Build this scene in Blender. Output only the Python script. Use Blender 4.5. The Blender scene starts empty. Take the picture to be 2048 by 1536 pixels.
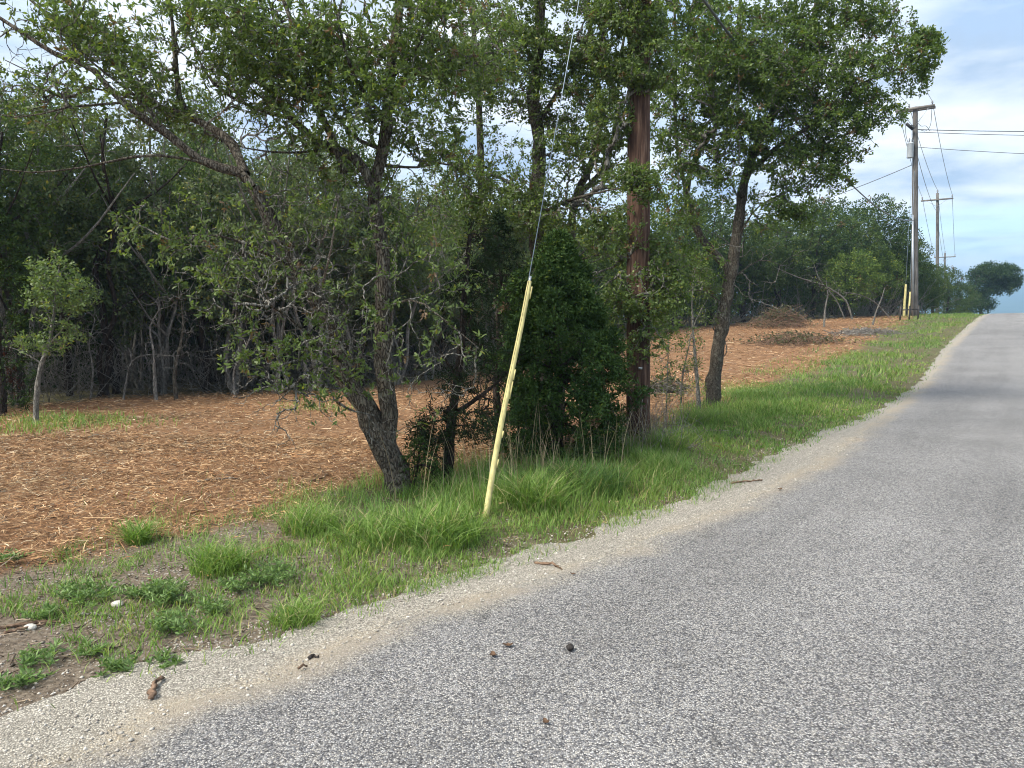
import bpy, math, random
import numpy as np
from math import radians, sin, cos, tan, atan, pi

SC = bpy.context.scene
COL = SC.collection
rng = np.random.default_rng(7)
random.seed(7)

# ------------------------------------------------------------------ camera
F = 1480.0                                   # focal length in pixels of the 2048 px wide picture
HORIZON = 650.0
PITCH = atan((768 - HORIZON) / F)
EYE = np.array([0.0, 0.0, 1.6])
cd = bpy.data.cameras.new('camera')
cam = bpy.data.objects.new('camera', cd)
COL.objects.link(cam)
cd.sensor_width = 36.0
cd.lens = F / 2048 * 36.0
cd.clip_start = 0.05
cd.clip_end = 20000
cam.location = EYE
cam.rotation_euler = (pi / 2 - PITCH, 0, 0)
SC.camera = cam

# ------------------------------------------------------------------ sky, sun, exposure
SUN_EL, SUN_AZ = radians(50), radians(-122)   # azimuth from +Y, positive towards +X
w = bpy.data.worlds.new('World'); SC.world = w; w.use_nodes = True
nt = w.node_tree; nt.nodes.clear()
def N(tree, typ, **kw):
    n = tree.nodes.new(typ)
    for k, v in kw.items():
        if k == 'inp':
            for i, val in v.items(): n.inputs[i].default_value = val
        else: setattr(n, k, v)
    return n
def L(tree, a, ao, b, bi): tree.links.new(a.outputs[ao], b.inputs[bi])
def ramp(tree, stops, interp='LINEAR'):
    r = tree.nodes.new('ShaderNodeValToRGB'); cr = r.color_ramp; cr.interpolation = interp
    while len(cr.elements) < len(stops): cr.elements.new(0.5)
    for e, (p, c) in zip(cr.elements, stops):
        e.position = p
        e.color = (c, c, c, 1) if isinstance(c, (int, float)) else (*c, 1)
    return r
out = N(nt, 'ShaderNodeOutputWorld'); bg = N(nt, 'ShaderNodeBackground', inp={1: 0.12})
sky = N(nt, 'ShaderNodeTexSky', sky_type='NISHITA', sun_disc=False, sun_elevation=SUN_EL, sun_rotation=SUN_AZ,
        air_density=1.0, dust_density=1.2, ozone_density=1.6)
tc = N(nt, 'ShaderNodeTexCoord'); sep = N(nt, 'ShaderNodeSeparateXYZ'); L(nt, tc, 'Generated', sep, 0)
zc = N(nt, 'ShaderNodeMath', operation='MAXIMUM', inp={1: 0.0}); L(nt, sep, 2, zc, 0)
za = N(nt, 'ShaderNodeMath', operation='ADD', inp={1: 0.16}); L(nt, zc, 0, za, 0)
dx = N(nt, 'ShaderNodeMath', operation='DIVIDE'); L(nt, sep, 0, dx, 0); L(nt, za, 0, dx, 1)
dy = N(nt, 'ShaderNodeMath', operation='DIVIDE'); L(nt, sep, 1, dy, 0); L(nt, za, 0, dy, 1)
cb = N(nt, 'ShaderNodeCombineXYZ'); L(nt, dx, 0, cb, 0); L(nt, dy, 0, cb, 1)
n1 = N(nt, 'ShaderNodeTexNoise', inp={'Scale': 1.15, 'Detail': 8.0, 'Roughness': 0.6, 'Distortion': 0.35}); L(nt, cb, 0, n1, 'Vector')
mask = ramp(nt, [(0.34, 0.25), (0.44, 0.72), (0.55, 0.98)]); L(nt, n1, 0, mask, 0)
n2 = N(nt, 'ShaderNodeTexNoise', inp={'Scale': 2.1, 'Detail': 6.0, 'Roughness': 0.55, 'Distortion': 0.2}); L(nt, cb, 0, n2, 'Vector')
ccol = ramp(nt, [(0.36, (0.40, 0.50, 0.65)), (0.47, (0.70, 0.76, 0.83)), (0.60, (0.98, 0.99, 1.0))]); L(nt, n2, 0, ccol, 0)
cgain = N(nt, 'ShaderNodeMix', data_type='RGBA', blend_type='MULTIPLY', inp={0: 1.0}); L(nt, ccol, 0, cgain, 6)
cgain.inputs[7].default_value = (4.3, 4.3, 4.3, 1)
mx = N(nt, 'ShaderNodeMix', data_type='RGBA'); L(nt, mask, 0, mx, 0); L(nt, sky, 0, mx, 6); L(nt, cgain, 2, mx, 7)
L(nt, mx, 2, bg, 0); L(nt, bg, 0, out, 0)

sd = bpy.data.lights.new('sun', 'SUN'); sun = bpy.data.objects.new('sun', sd); COL.objects.link(sun)
sd.energy = 2.5; sd.angle = radians(26); sd.color = (1.0, 0.93, 0.80)
from mathutils import Vector
sdir = Vector((sin(SUN_AZ) * cos(SUN_EL), cos(SUN_AZ) * cos(SUN_EL), sin(SUN_EL)))
sun.rotation_euler = sdir.to_track_quat('Z', 'Y').to_euler(); sun.location = (-20, 10, 40)

vs = SC.view_settings
vs.view_transform = 'Standard'; vs.look = 'None'; vs.gamma = 1.0; vs.exposure = 1.46; vs.use_curve_mapping = False
cy = SC.cycles
cy.max_bounces = 5; cy.diffuse_bounces = 3; cy.glossy_bounces = 2; cy.transmission_bounces = 3; cy.transparent_max_bounces = 4
cy.volume_bounces = 0; cy.filter_width = 1.05
cy.use_adaptive_sampling = True; cy.adaptive_threshold = 0.015
cy.use_denoising = True

# ------------------------------------------------------------------ picture <-> place helpers
cp, sp = cos(PITCH), sin(PITCH)
def ray(u, v):
    x = (u - 1024) / F; y = -(v - 768) / F
    return np.array([x, y * sp + cp, y * cp - sp])
def at(u, v, Y):
    d = ray(u, v); return EYE + d * (Y / d[1])
def project(P):
    q = np.asarray(P) - EYE
    f = q[..., 1] * cp - q[..., 2] * sp; up = q[..., 1] * sp + q[..., 2] * cp
    f = np.where(f < 0.05, 0.05, f)
    return 1024 + q[..., 0] / f * F, 768 - up / f * F

# road coordinates: s along the road, t to the left of the road's left edge line
DS, DT = np.array([0.5735, 0.8192]), np.array([-0.8192, 0.5735])
def st(x, y):
    x = np.asarray(x, float); y = np.asarray(y, float)
    return x * DS[0] + y * DS[1], (0.7 * y - 3.0 - x) * 0.8192
def xy(s, t):
    # inverse of st
    p0 = np.array([-3.0 * 0.8192 * 0.8192, 3.0 * 0.8192 * 0.5735])  # foot of the edge line nearest the origin
    s0 = p0 @ DS
    s = np.asarray(s, float); t = np.asarray(t, float)
    return p0[0] + DS[0] * (s - s0) + DT[0] * t, p0[1] + DS[1] * (s - s0) + DT[1] * t

_PS = np.array([-400, 0, 17, 22, 28, 40, 52, 60, 66, 75, 95, 150, 300, 700, 1e5])
_PZ = np.array([0, 0, 0, .10, .42, 1.22, 2.02, 2.36, 2.42, 2.25, 1.5, -.9, -6, -12, -12.0])
_ss = np.linspace(-400, 1200, 6401)
_zz = np.interp(_ss, _PS, _PZ)
_k = np.ones(25) / 25.0
_zz = np.convolve(np.pad(_zz, 12, mode='edge'), _k, mode='valid')
def vnoise(x, y, seed=0):
    # cheap smooth value noise
    x = np.asarray(x, float); y = np.asarray(y, float)
    xi = np.floor(x).astype(np.int64); yi = np.floor(y).astype(np.int64)
    fx = x - xi; fy = y - yi
    fx = fx * fx * (3 - 2 * fx); fy = fy * fy * (3 - 2 * fy)
    def h(a, b):
        n = (a * 374761393 + b * 668265263 + seed * 974711) & 0xFFFFFFFF
        n = ((n ^ (n >> 13)) * 1274126177) & 0xFFFFFFFF
        return ((n ^ (n >> 16)) & 0xFFFF) / 65535.0
    return (h(xi, yi) * (1 - fx) + h(xi + 1, yi) * fx) * (1 - fy) + (h(xi, yi + 1) * (1 - fx) + h(xi + 1, yi + 1) * fx) * fy
def fnoise(x, y, seed=0, oct=3):
    a = 0; amp = 1; tot = 0
    for k in range(oct):
        a = a + amp * vnoise(np.asarray(x) * 2 ** k, np.asarray(y) * 2 ** k, seed + k * 17); tot += amp; amp *= .5
    return a / tot
def zroad(s): return np.interp(s, _ss, _zz)
_RIM_S = np.array([1, 1.8, 2.6, 3.2, 4.4, 5.8, 7.5, 11, 14, 18, 22, 28, 33, 60.0]); _RIM_T = np.array([.87, .88, .64, .53, .35, .11, -.06, -.01, -.23, -.25, -.22, .03, .2, .17])
def zt(x, y):
    x = np.asarray(x, float); y = np.asarray(y, float)
    s, t = st(x, y); z = zroad(s)
    e = t - np.interp(s, _RIM_S, _RIM_T)
    m = np.clip((e - .1) / 1.2, 0, 1); m = m * m * (3 - 2 * m)
    z = z - .05 * (1 - m) + m * (0.10 * (fnoise(x * .5, y * .5, 3) - .5) + 0.05 * (fnoise(x * 2.2, y * 2.2, 9) - .5))
    return z
_RA = np.geomspace(.6, 400, 900)
def gp(u, v):
    """the point of the ground seen at a pixel"""
    d = ray(u, v); q = EYE + d * _RA[:, None]
    below = q[:, 2] < zt(q[:, 0], q[:, 1])
    i = int(np.argmax(below)) if below.any() else len(_RA) - 1
    f = np.linspace(_RA[max(i - 1, 0)], _RA[i], 12); q = EYE + d * f[:, None]; h = q[:, 2] - zt(q[:, 0], q[:, 1])
    j = max(int(np.argmax(h < 0)), 1); w_ = h[j - 1] / (h[j - 1] - h[j] + 1e-12); q = q[j - 1] + (q[j] - q[j - 1]) * w_
    return np.array([q[0], q[1], float(zt(q[0], q[1]))])
def gps(uv): return np.array([gp(a_, b_) for a_, b_ in uv])
def edge_curve(px):
    S, T = [], []
    for u, v in px:
        p = gp(u, v); s, t = st(p[0], p[1]); S.append(float(s)); T.append(float(t))
    o = np.argsort(S); S = np.array(S)[o]; T = np.array(T)[o]
    return S, T
A_S, A_T = edge_curve([(207, 1514), (332, 1452), (500, 1400), (622, 1348), (768, 1273), (850, 1244), (995, 1199), (1140, 1157), (1265, 1107),
                       (1369, 1066), (1514, 1008), (1640, 940), (1755, 850), (1806, 812), (1850, 775), (1878, 735), (1900, 700), (1932, 668), (1960, 638)])
G_S, G_T = edge_curve([(20, 1455), (130, 1405), (300, 1345), (560, 1287), (650, 1250), (830, 1192), (990, 1142), (1080, 1107), (1200, 1074), (1310, 1030),
                       (1400, 1000), (1480, 963), (1560, 915), (1640, 873), (1740, 835), (1800, 800), (1846, 765), (1872, 725), (1893, 695), (1925, 665), (1955, 638)])
M_S, M_T = edge_curve([(60, 1180), (250, 1105), (420, 1085), (560, 1040), (700, 995), (850, 972), (1000, 940), (1150, 905), (1250, 880), (1400, 822), (1480, 800), (1570, 770),
                       (1660, 735), (1720, 705), (1760, 680), (1790, 655)])
def tA(s): return np.interp(s, A_S, A_T)
def tG(s): return np.maximum(np.interp(s, G_S, G_T), tA(s) + .05)
def tM(s): return np.maximum(np.interp(s, M_S, M_T), tG(s) + .2)

# ------------------------------------------------------------------ mesh helpers
def mesh(name, verts, quads=None, tris=None, cols=None, smooth=False, attrs=None):
    verts = np.asarray(verts, np.float32).reshape(-1, 3)
    quads = np.zeros((0, 4), np.int32) if quads is None else np.asarray(quads, np.int32).reshape(-1, 4)
    tris = np.zeros((0, 3), np.int32) if tris is None else np.asarray(tris, np.int32).reshape(-1, 3)
    me = bpy.data.meshes.new(name)
    nq, ntr = len(quads), len(tris)
    me.vertices.add(len(verts)); me.vertices.foreach_set('co', verts.ravel())
    me.loops.add(nq * 4 + ntr * 3); me.polygons.add(nq + ntr)
    me.loops.foreach_set('vertex_index', np.concatenate([quads.ravel(), tris.ravel()]).astype(np.int32))
    ls = np.concatenate([np.arange(nq) * 4, nq * 4 + np.arange(ntr) * 3]).astype(np.int32)
    me.polygons.foreach_set('loop_start', ls)
    if cols is not None:
        c = np.ones((len(verts), 4), np.float32); c[:, :3] = cols
        a = me.color_attributes.new('Col', 'FLOAT_COLOR', 'POINT'); a.data.foreach_set('color', c.ravel())
    for k, v in (attrs or {}).items():
        a = me.attributes.new(k, 'FLOAT', 'POINT'); a.data.foreach_set('value', np.asarray(v, np.float32))
    me.update(calc_edges=True)
    if smooth: me.polygons.foreach_set('use_smooth', np.ones(nq + ntr, bool))
    return me
class MB:
    """collects pieces of one mesh"""
    def __init__(self): self.v = []; self.q = []; self.t = []; self.c = []; self.n = 0
    def add(self, v, q=None, t=None, c=None):
        v = np.asarray(v, float).reshape(-1, 3)
        if q is not None and len(q): self.q.append(np.asarray(q).reshape(-1, 4) + self.n)
        if t is not None and len(t): self.t.append(np.asarray(t).reshape(-1, 3) + self.n)
        if c is not None: self.c.append(np.broadcast_to(np.asarray(c, float), (len(v), 3)))
        self.v.append(v); self.n += len(v); return self
    def mesh(self, name, off=None, smooth=False):
        v = np.concatenate(self.v) if self.v else np.zeros((0, 3))
        if off is not None: v = v - np.asarray(off)
        return mesh(name, v, np.concatenate(self.q) if self.q else None, np.concatenate(self.t) if self.t else None,
                    np.concatenate(self.c) if self.c else None, smooth)
def norm(a): return a / np.maximum(np.linalg.norm(a, axis=-1, keepdims=True), 1e-9)
def tubes(P, R, sides=4, cap=False):
    """P (N,K,3) polylines, R (N,K) radii"""
    P = np.asarray(P, float); R = np.asarray(R, float)
    if P.ndim == 2: P = P[None]; R = R[None]
    n, k, _ = P.shape
    T = np.empty_like(P); T[:, 1:-1] = P[:, 2:] - P[:, :-2]; T[:, 0] = P[:, 1] - P[:, 0]; T[:, -1] = P[:, -1] - P[:, -2]
    T = norm(T)
    m = norm(P[:, -1] - P[:, 0]); ref = np.where((np.abs(m[:, 2:3]) > .75), np.array([[1.0, .13, 0]]), np.array([[.05, .1, 1.0]]))
    ref = np.broadcast_to(ref[:, None, :], P.shape)
    U = norm(np.cross(T, ref)); V = np.cross(T, U)
    a = np.linspace(0, 2 * pi, sides, endpoint=False)
    ring = P[:, :, None, :] + R[:, :, None, None] * (np.cos(a)[None, None, :, None] * U[:, :, None, :] + np.sin(a)[None, None, :, None] * V[:, :, None, :])
    verts = ring.reshape(-1, 3)
    i = np.arange(n)[:, None, None] * k * sides + np.arange(k - 1)[None, :, None] * sides
    j = np.arange(sides)[None, None, :]; j2 = (j + 1) % sides
    q = np.stack([i + j, i + j2, i + sides + j2, i + sides + j], -1).reshape(-1, 4)
    t = None
    if cap:
        t = []
        for b in range(n):
            for base, fl in ((b * k * sides, True), (b * k * sides + (k - 1) * sides, False)):
                for c in range(1, sides - 1):
                    t.append((base, base + c + 1, base + c) if fl else (base, base + c, base + c + 1))
    return verts, q, t
def box(c, size, rz=0.0, ax=None):
    h = np.array(size) / 2
    v = np.array([[x, y, z] for x in (-1, 1) for y in (-1, 1) for z in (-1, 1)], float) * h
    if ax is not None: v = v @ np.asarray(ax)      # rows are the local axes
    else:
        R = np.array([[cos(rz), sin(rz), 0], [-sin(rz), cos(rz), 0], [0, 0, 1]]); v = v @ R
    q = [(0, 1, 3, 2), (4, 6, 7, 5), (0, 4, 5, 1), (2, 3, 7, 6), (0, 2, 6, 4), (1, 5, 7, 3)]
    return v + np.asarray(c), q
def spline(pts, n):
    p = np.asarray(pts, float); m = len(p)
    if m == 2: return p[0] + (p[1] - p[0]) * np.linspace(0, 1, n)[:, None]
    e = np.vstack([2 * p[0] - p[1], p, 2 * p[-1] - p[-2]])
    seg = np.linalg.norm(np.diff(p[:, :3], axis=0), axis=1); cum = np.concatenate([[0], np.cumsum(seg)])
    q = np.linspace(0, cum[-1], n); i = np.clip(np.searchsorted(cum, q, side='right') - 1, 0, m - 2)
    f = ((q - cum[i]) / np.maximum(seg[i], 1e-9))[:, None]
    a, b, c, d = e[i], e[i + 1], e[i + 2], e[i + 3]
    return .5 * (2 * b + (c - a) * f + (2 * a - 5 * b + 4 * c - d) * f ** 2 + (3 * b - a - 3 * c + d) * f ** 3)

# ------------------------------------------------------------------ object helpers
def tag(o, label=None, cat=None, group=None, kind=None):
    if label: o['label'] = label
    if cat: o['category'] = cat
    if group: o['group'] = group
    if kind: o['kind'] = kind
    return o
def obj(name, me, mat=None, parent=None, loc=(0, 0, 0)):
    o = bpy.data.objects.new(name, me); COL.objects.link(o)
    o.location = loc
    if mat is not None and me is not None and len(me.materials) == 0: me.materials.append(mat)
    if parent is not None: o.parent = parent
    return o
def empty(name, loc, label, cat, group=None):
    o = bpy.data.objects.new(name, None); COL.objects.link(o); o.location = loc; o.empty_display_size = .2
    return tag(o, label, cat, group)
def copy_thing(src, loc, rz=0.0, scale=1.0, label=None, group=None):
    c = src.copy(); COL.objects.link(c); c.location = loc; c.rotation_euler = (0, 0, rz)
    c.scale = (scale,) * 3 if isinstance(scale, (int, float)) else scale
    if label: c['label'] = label
    if group: c['group'] = group
    for ch in src.children:
        d = ch.copy(); COL.objects.link(d); d.parent = c
        for g in ch.children:
            e = g.copy(); COL.objects.link(e); e.parent = d
    return c

# ------------------------------------------------------------------ materials
def mat(name):
    m = bpy.data.materials.new(name); m.use_nodes = True
    t = m.node_tree; b = t.nodes['Principled BSDF']; return m, t, b
def texco(t, out='Object', scale=None):
    tcn = N(t, 'ShaderNodeTexCoord')
    if scale is None: return tcn, out
    mp = N(t, 'ShaderNodeMapping'); mp.inputs['Scale'].default_value = scale; L(t, tcn, out, mp, 0); return mp, 0
def plain(name, col, rough=.6, metal=0.0, spec=.4, var=.15, scale=8.0, bump=.0, stretch=(1, 1, 1)):
    m, t, b = mat(name)
    c, o = texco(t, 'Object', stretch)
    n = N(t, 'ShaderNodeTexNoise', inp={'Scale': scale, 'Detail': 5.0, 'Roughness': .6}); L(t, c, o, n, 'Vector')
    lo = tuple(x * (1 - var * 1.6) for x in col); hi = tuple(min(1, x * (1 + var * 1.6)) for x in col)
    r = ramp(t, [(.3, lo), (.7, hi)]); L(t, n, 0, r, 0); L(t, r, 0, b, 'Base Color')
    b.inputs['Roughness'].default_value = rough; b.inputs['Metallic'].default_value = metal; b.inputs['Specular IOR Level'].default_value = spec
    if bump:
        bp = N(t, 'ShaderNodeBump', inp={'Strength': .8, 'Distance': bump}); L(t, n, 0, bp, 'Height'); L(t, bp, 0, b, 'Normal')
    return m
def leafmat(name, tint=(1, 1, 1), trans=.3, rough=.45, spec=.35):
    m, t, b = mat(name)
    a = N(t, 'ShaderNodeVertexColor', layer_name='Col')
    mu = N(t, 'ShaderNodeMix', data_type='RGBA', blend_type='MULTIPLY', inp={0: 1.0}); L(t, a, 0, mu, 6); mu.inputs[7].default_value = (*tint, 1)
    L(t, mu, 2, b, 'Base Color'); b.inputs['Roughness'].default_value = rough; b.inputs['Specular IOR Level'].default_value = spec
    tr = N(t, 'ShaderNodeBsdfTranslucent'); tm = N(t, 'ShaderNodeMix', data_type='RGBA', blend_type='MULTIPLY', inp={0: 1.0})
    L(t, mu, 2, tm, 6); tm.inputs[7].default_value = (1.25, 1.35, .6, 1); L(t, tm, 2, tr, 0)
    ms = N(t, 'ShaderNodeMixShader', inp={0: trans}); o = t.nodes['Material Output']
    L(t, b, 0, ms, 1); L(t, tr, 0, ms, 2); L(t, ms, 0, o, 0)
    return m
def barkmat(name, c0, c1, scale=14.0, lichen=None):
    m, t, b = mat(name)
    c, o = texco(t, 'Object', (1, 1, .30))
    nw = N(t, 'ShaderNodeTexNoise', inp={'Scale': 9.0, 'Detail': 3.0}); L(t, c, o, nw, 'Vector')
    wv = N(t, 'ShaderNodeMix', data_type='RGBA', blend_type='ADD', inp={0: .10}); L(t, c, o, wv, 6); L(t, nw, 'Color', wv, 7)
    vo = N(t, 'ShaderNodeTexVoronoi', feature='DISTANCE_TO_EDGE', inp={'Scale': scale * 3.2, 'Randomness': 1.0}); L(t, wv, 2, vo, 'Vector')
    ridge_ = ramp(t, [(.0, .25), (.12, 1.0)]); L(t, vo, 0, ridge_, 0)
    v = N(t, 'ShaderNodeTexNoise', inp={'Scale': scale * 2.6, 'Detail': 7.0, 'Roughness': .7, 'Distortion': .4}); L(t, c, o, v, 'Vector')
    r = ramp(t, [(.30, c0), (.52, c1), (.75, tuple(min(1, x * 1.7) for x in c1))]); L(t, v, 0, r, 0)
    dk = N(t, 'ShaderNodeMix', data_type='RGBA'); L(t, ridge_, 0, dk, 0); dk.inputs[6].default_value = (*c0, 1); L(t, r, 0, dk, 7)
    last = dk; lo = 2
    if lichen:
        n = N(t, 'ShaderNodeTexNoise', inp={'Scale': 11.0, 'Detail': 6.0, 'Roughness': .7}); tcn = N(t, 'ShaderNodeTexCoord'); L(t, tcn, 'Object', n, 'Vector')
        rm = ramp(t, [(.54, 0.0), (.62, .8)]); L(t, n, 0, rm, 0)
        mxn = N(t, 'ShaderNodeMix', data_type='RGBA'); L(t, rm, 0, mxn, 0); L(t, dk, 2, mxn, 6); mxn.inputs[7].default_value = (*lichen, 1)
        last = mxn; lo = 2
    L(t, last, lo, b, 'Base Color'); b.inputs['Roughness'].default_value = .92; b.inputs['Specular IOR Level'].default_value = .12
    hh_ = N(t, 'ShaderNodeMath', operation='MULTIPLY_ADD', inp={1: .5}); L(t, v, 0, hh_, 0); L(t, ridge_, 0, hh_, 2)
    bp = N(t, 'ShaderNodeBump', inp={'Strength': 1.0, 'Distance': .022}); L(t, hh_, 0, bp, 'Height'); L(t, bp, 0, b, 'Normal')
    return m
M_leaf = leafmat('oak_leaf', trans=.40)
M_leaf_far = leafmat('thicket_leaf', trans=.3, rough=.7, spec=.12)
M_juniper = leafmat('juniper_spray', trans=.12, rough=.7, spec=.15)
M_grass = leafmat('grass_blade', trans=.35, rough=.55, spec=.25)
M_dry = leafmat('dry_stalk', trans=.15, rough=.8, spec=.1)
M_chip = leafmat('wood_shreds', trans=.0, rough=.85, spec=.12)
M_bark = barkmat('oak_bark', (.030, .025, .020), (.135, .118, .095), lichen=(.21, .205, .165))
M_twig = barkmat('grey_twig_bark', (.075, .07, .06), (.23, .22, .195), scale=9)
M_bark_pale = barkmat('pale_bark', (.10, .095, .085), (.30, .29, .26), lichen=(.16, .16, .14))
M_bark_dark = barkmat('juniper_bark', (.012, .010, .009), (.06, .048, .04))
M_dead = barkmat('dead_branch_bark', (.12, .11, .10), (.30, .28, .25), scale=9)

# ground: soil, leaf litter, wood shreds, pebbles
M_ground, t, b = mat('soil')
tcn = N(t, 'ShaderNodeTexCoord')
nA = N(t, 'ShaderNodeTexNoise', inp={'Scale': 2.3, 'Detail': 8.0, 'Roughness': .65}); L(t, tcn, 'Object', nA, 'Vector')
nB = N(t, 'ShaderNodeTexNoise', inp={'Scale': 34.0, 'Detail': 6.0, 'Roughness': .7}); L(t, tcn, 'Object', nB, 'Vector')
soil = ramp(t, [(.3, (.075, .059, .046)), (.5, (.165, .133, .102)), (.72, (.31, .265, .21))]); L(t, nB, 0, soil, 0)
mpx = N(t, 'ShaderNodeMapping'); mpx.inputs['Scale'].default_value = (1.0, 2.6, 1.0); mpx.inputs['Rotation'].default_value = (0, 0, .5); L(t, tcn, 'Object', mpx, 0)
nC = N(t, 'ShaderNodeTexNoise', inp={'Scale': 26.0, 'Detail': 7.0, 'Roughness': .72, 'Distortion': 1.2}); L(t, mpx, 0, nC, 'Vector')
mul = ramp(t, [(.28, (.060, .033, .021)), (.45, (.19, .105, .058)), (.6, (.32, .19, .105)), (.78, (.47, .33, .20))]); L(t, nC, 0, mul, 0)
litter = ramp(t, [(.3, (.05, .05, .022)), (.5, (.11, .10, .05)), (.75, (.21, .185, .11))]); L(t, nC, 0, litter, 0)
am = N(t, 'ShaderNodeAttribute', attribute_name='mulch'); ag = N(t, 'ShaderNodeAttribute', attribute_name='turf')
m1 = N(t, 'ShaderNodeMix', data_type='RGBA'); L(t, ag, 'Fac', m1, 0); L(t, soil, 0, m1, 6); L(t, litter, 0, m1, 7)
m2 = N(t, 'ShaderNodeMix', data_type='RGBA'); L(t, am, 'Fac', m2, 0); L(t, m1, 2, m2, 6); L(t, mul, 0, m2, 7)
vo = N(t, 'ShaderNodeTexVoronoi', inp={'Scale': 38.0, 'Randomness': 1.0}); L(t, tcn, 'Object', vo, 'Vector')
pm = ramp(t, [(.26, 1.0), (.36, 0.0)]); L(t, vo, 'Distance', pm, 0)
pn = N(t, 'ShaderNodeTexNoise', inp={'Scale': 3.1, 'Detail': 3.0}); L(t, tcn, 'Object', pn, 'Vector')
pr = ramp(t, [(.45, 0.0), (.62, .85)]); L(t, pn, 0, pr, 0)
inv = N(t, 'ShaderNodeMath', operation='SUBTRACT', inp={0: 1.0}); L(t, am, 'Fac', inv, 1)
p1 = N(t, 'ShaderNodeMath', operation='MULTIPLY'); L(t, pm, 0, p1, 0); L(t, pr, 0, p1, 1)
p2 = N(t, 'ShaderNodeMath', operation='MULTIPLY'); L(t, p1, 0, p2, 0); L(t, inv, 0, p2, 1)
pc = N(t, 'ShaderNodeHueSaturation', inp={'Saturation': .12, 'Value': .8}); L(t, vo, 'Color', pc, 'Color')
pcm = N(t, 'ShaderNodeMix', data_type='RGBA', inp={0: .6}); L(t, pc, 0, pcm, 6); pcm.inputs[7].default_value = (.36, .32, .26, 1)
m3 = N(t, 'ShaderNodeMix', data_type='RGBA'); L(t, p2, 0, m3, 0); L(t, m2, 2, m3, 6); L(t, pcm, 2, m3, 7)
L(t, m3, 2, b, 'Base Color'); b.inputs['Roughness'].default_value = .95; b.inputs['Specular IOR Level'].default_value = .1
bp = N(t, 'ShaderNodeBump', inp={'Strength': .9, 'Distance': .02}); L(t, nB, 0, bp, 'Height')
bp2 = N(t, 'ShaderNodeBump', inp={'Strength': .8, 'Distance': .012}); L(t, pm, 0, bp2, 'Height'); L(t, bp, 0, bp2, 'Normal'); L(t, bp2, 0, b, 'Normal')

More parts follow.
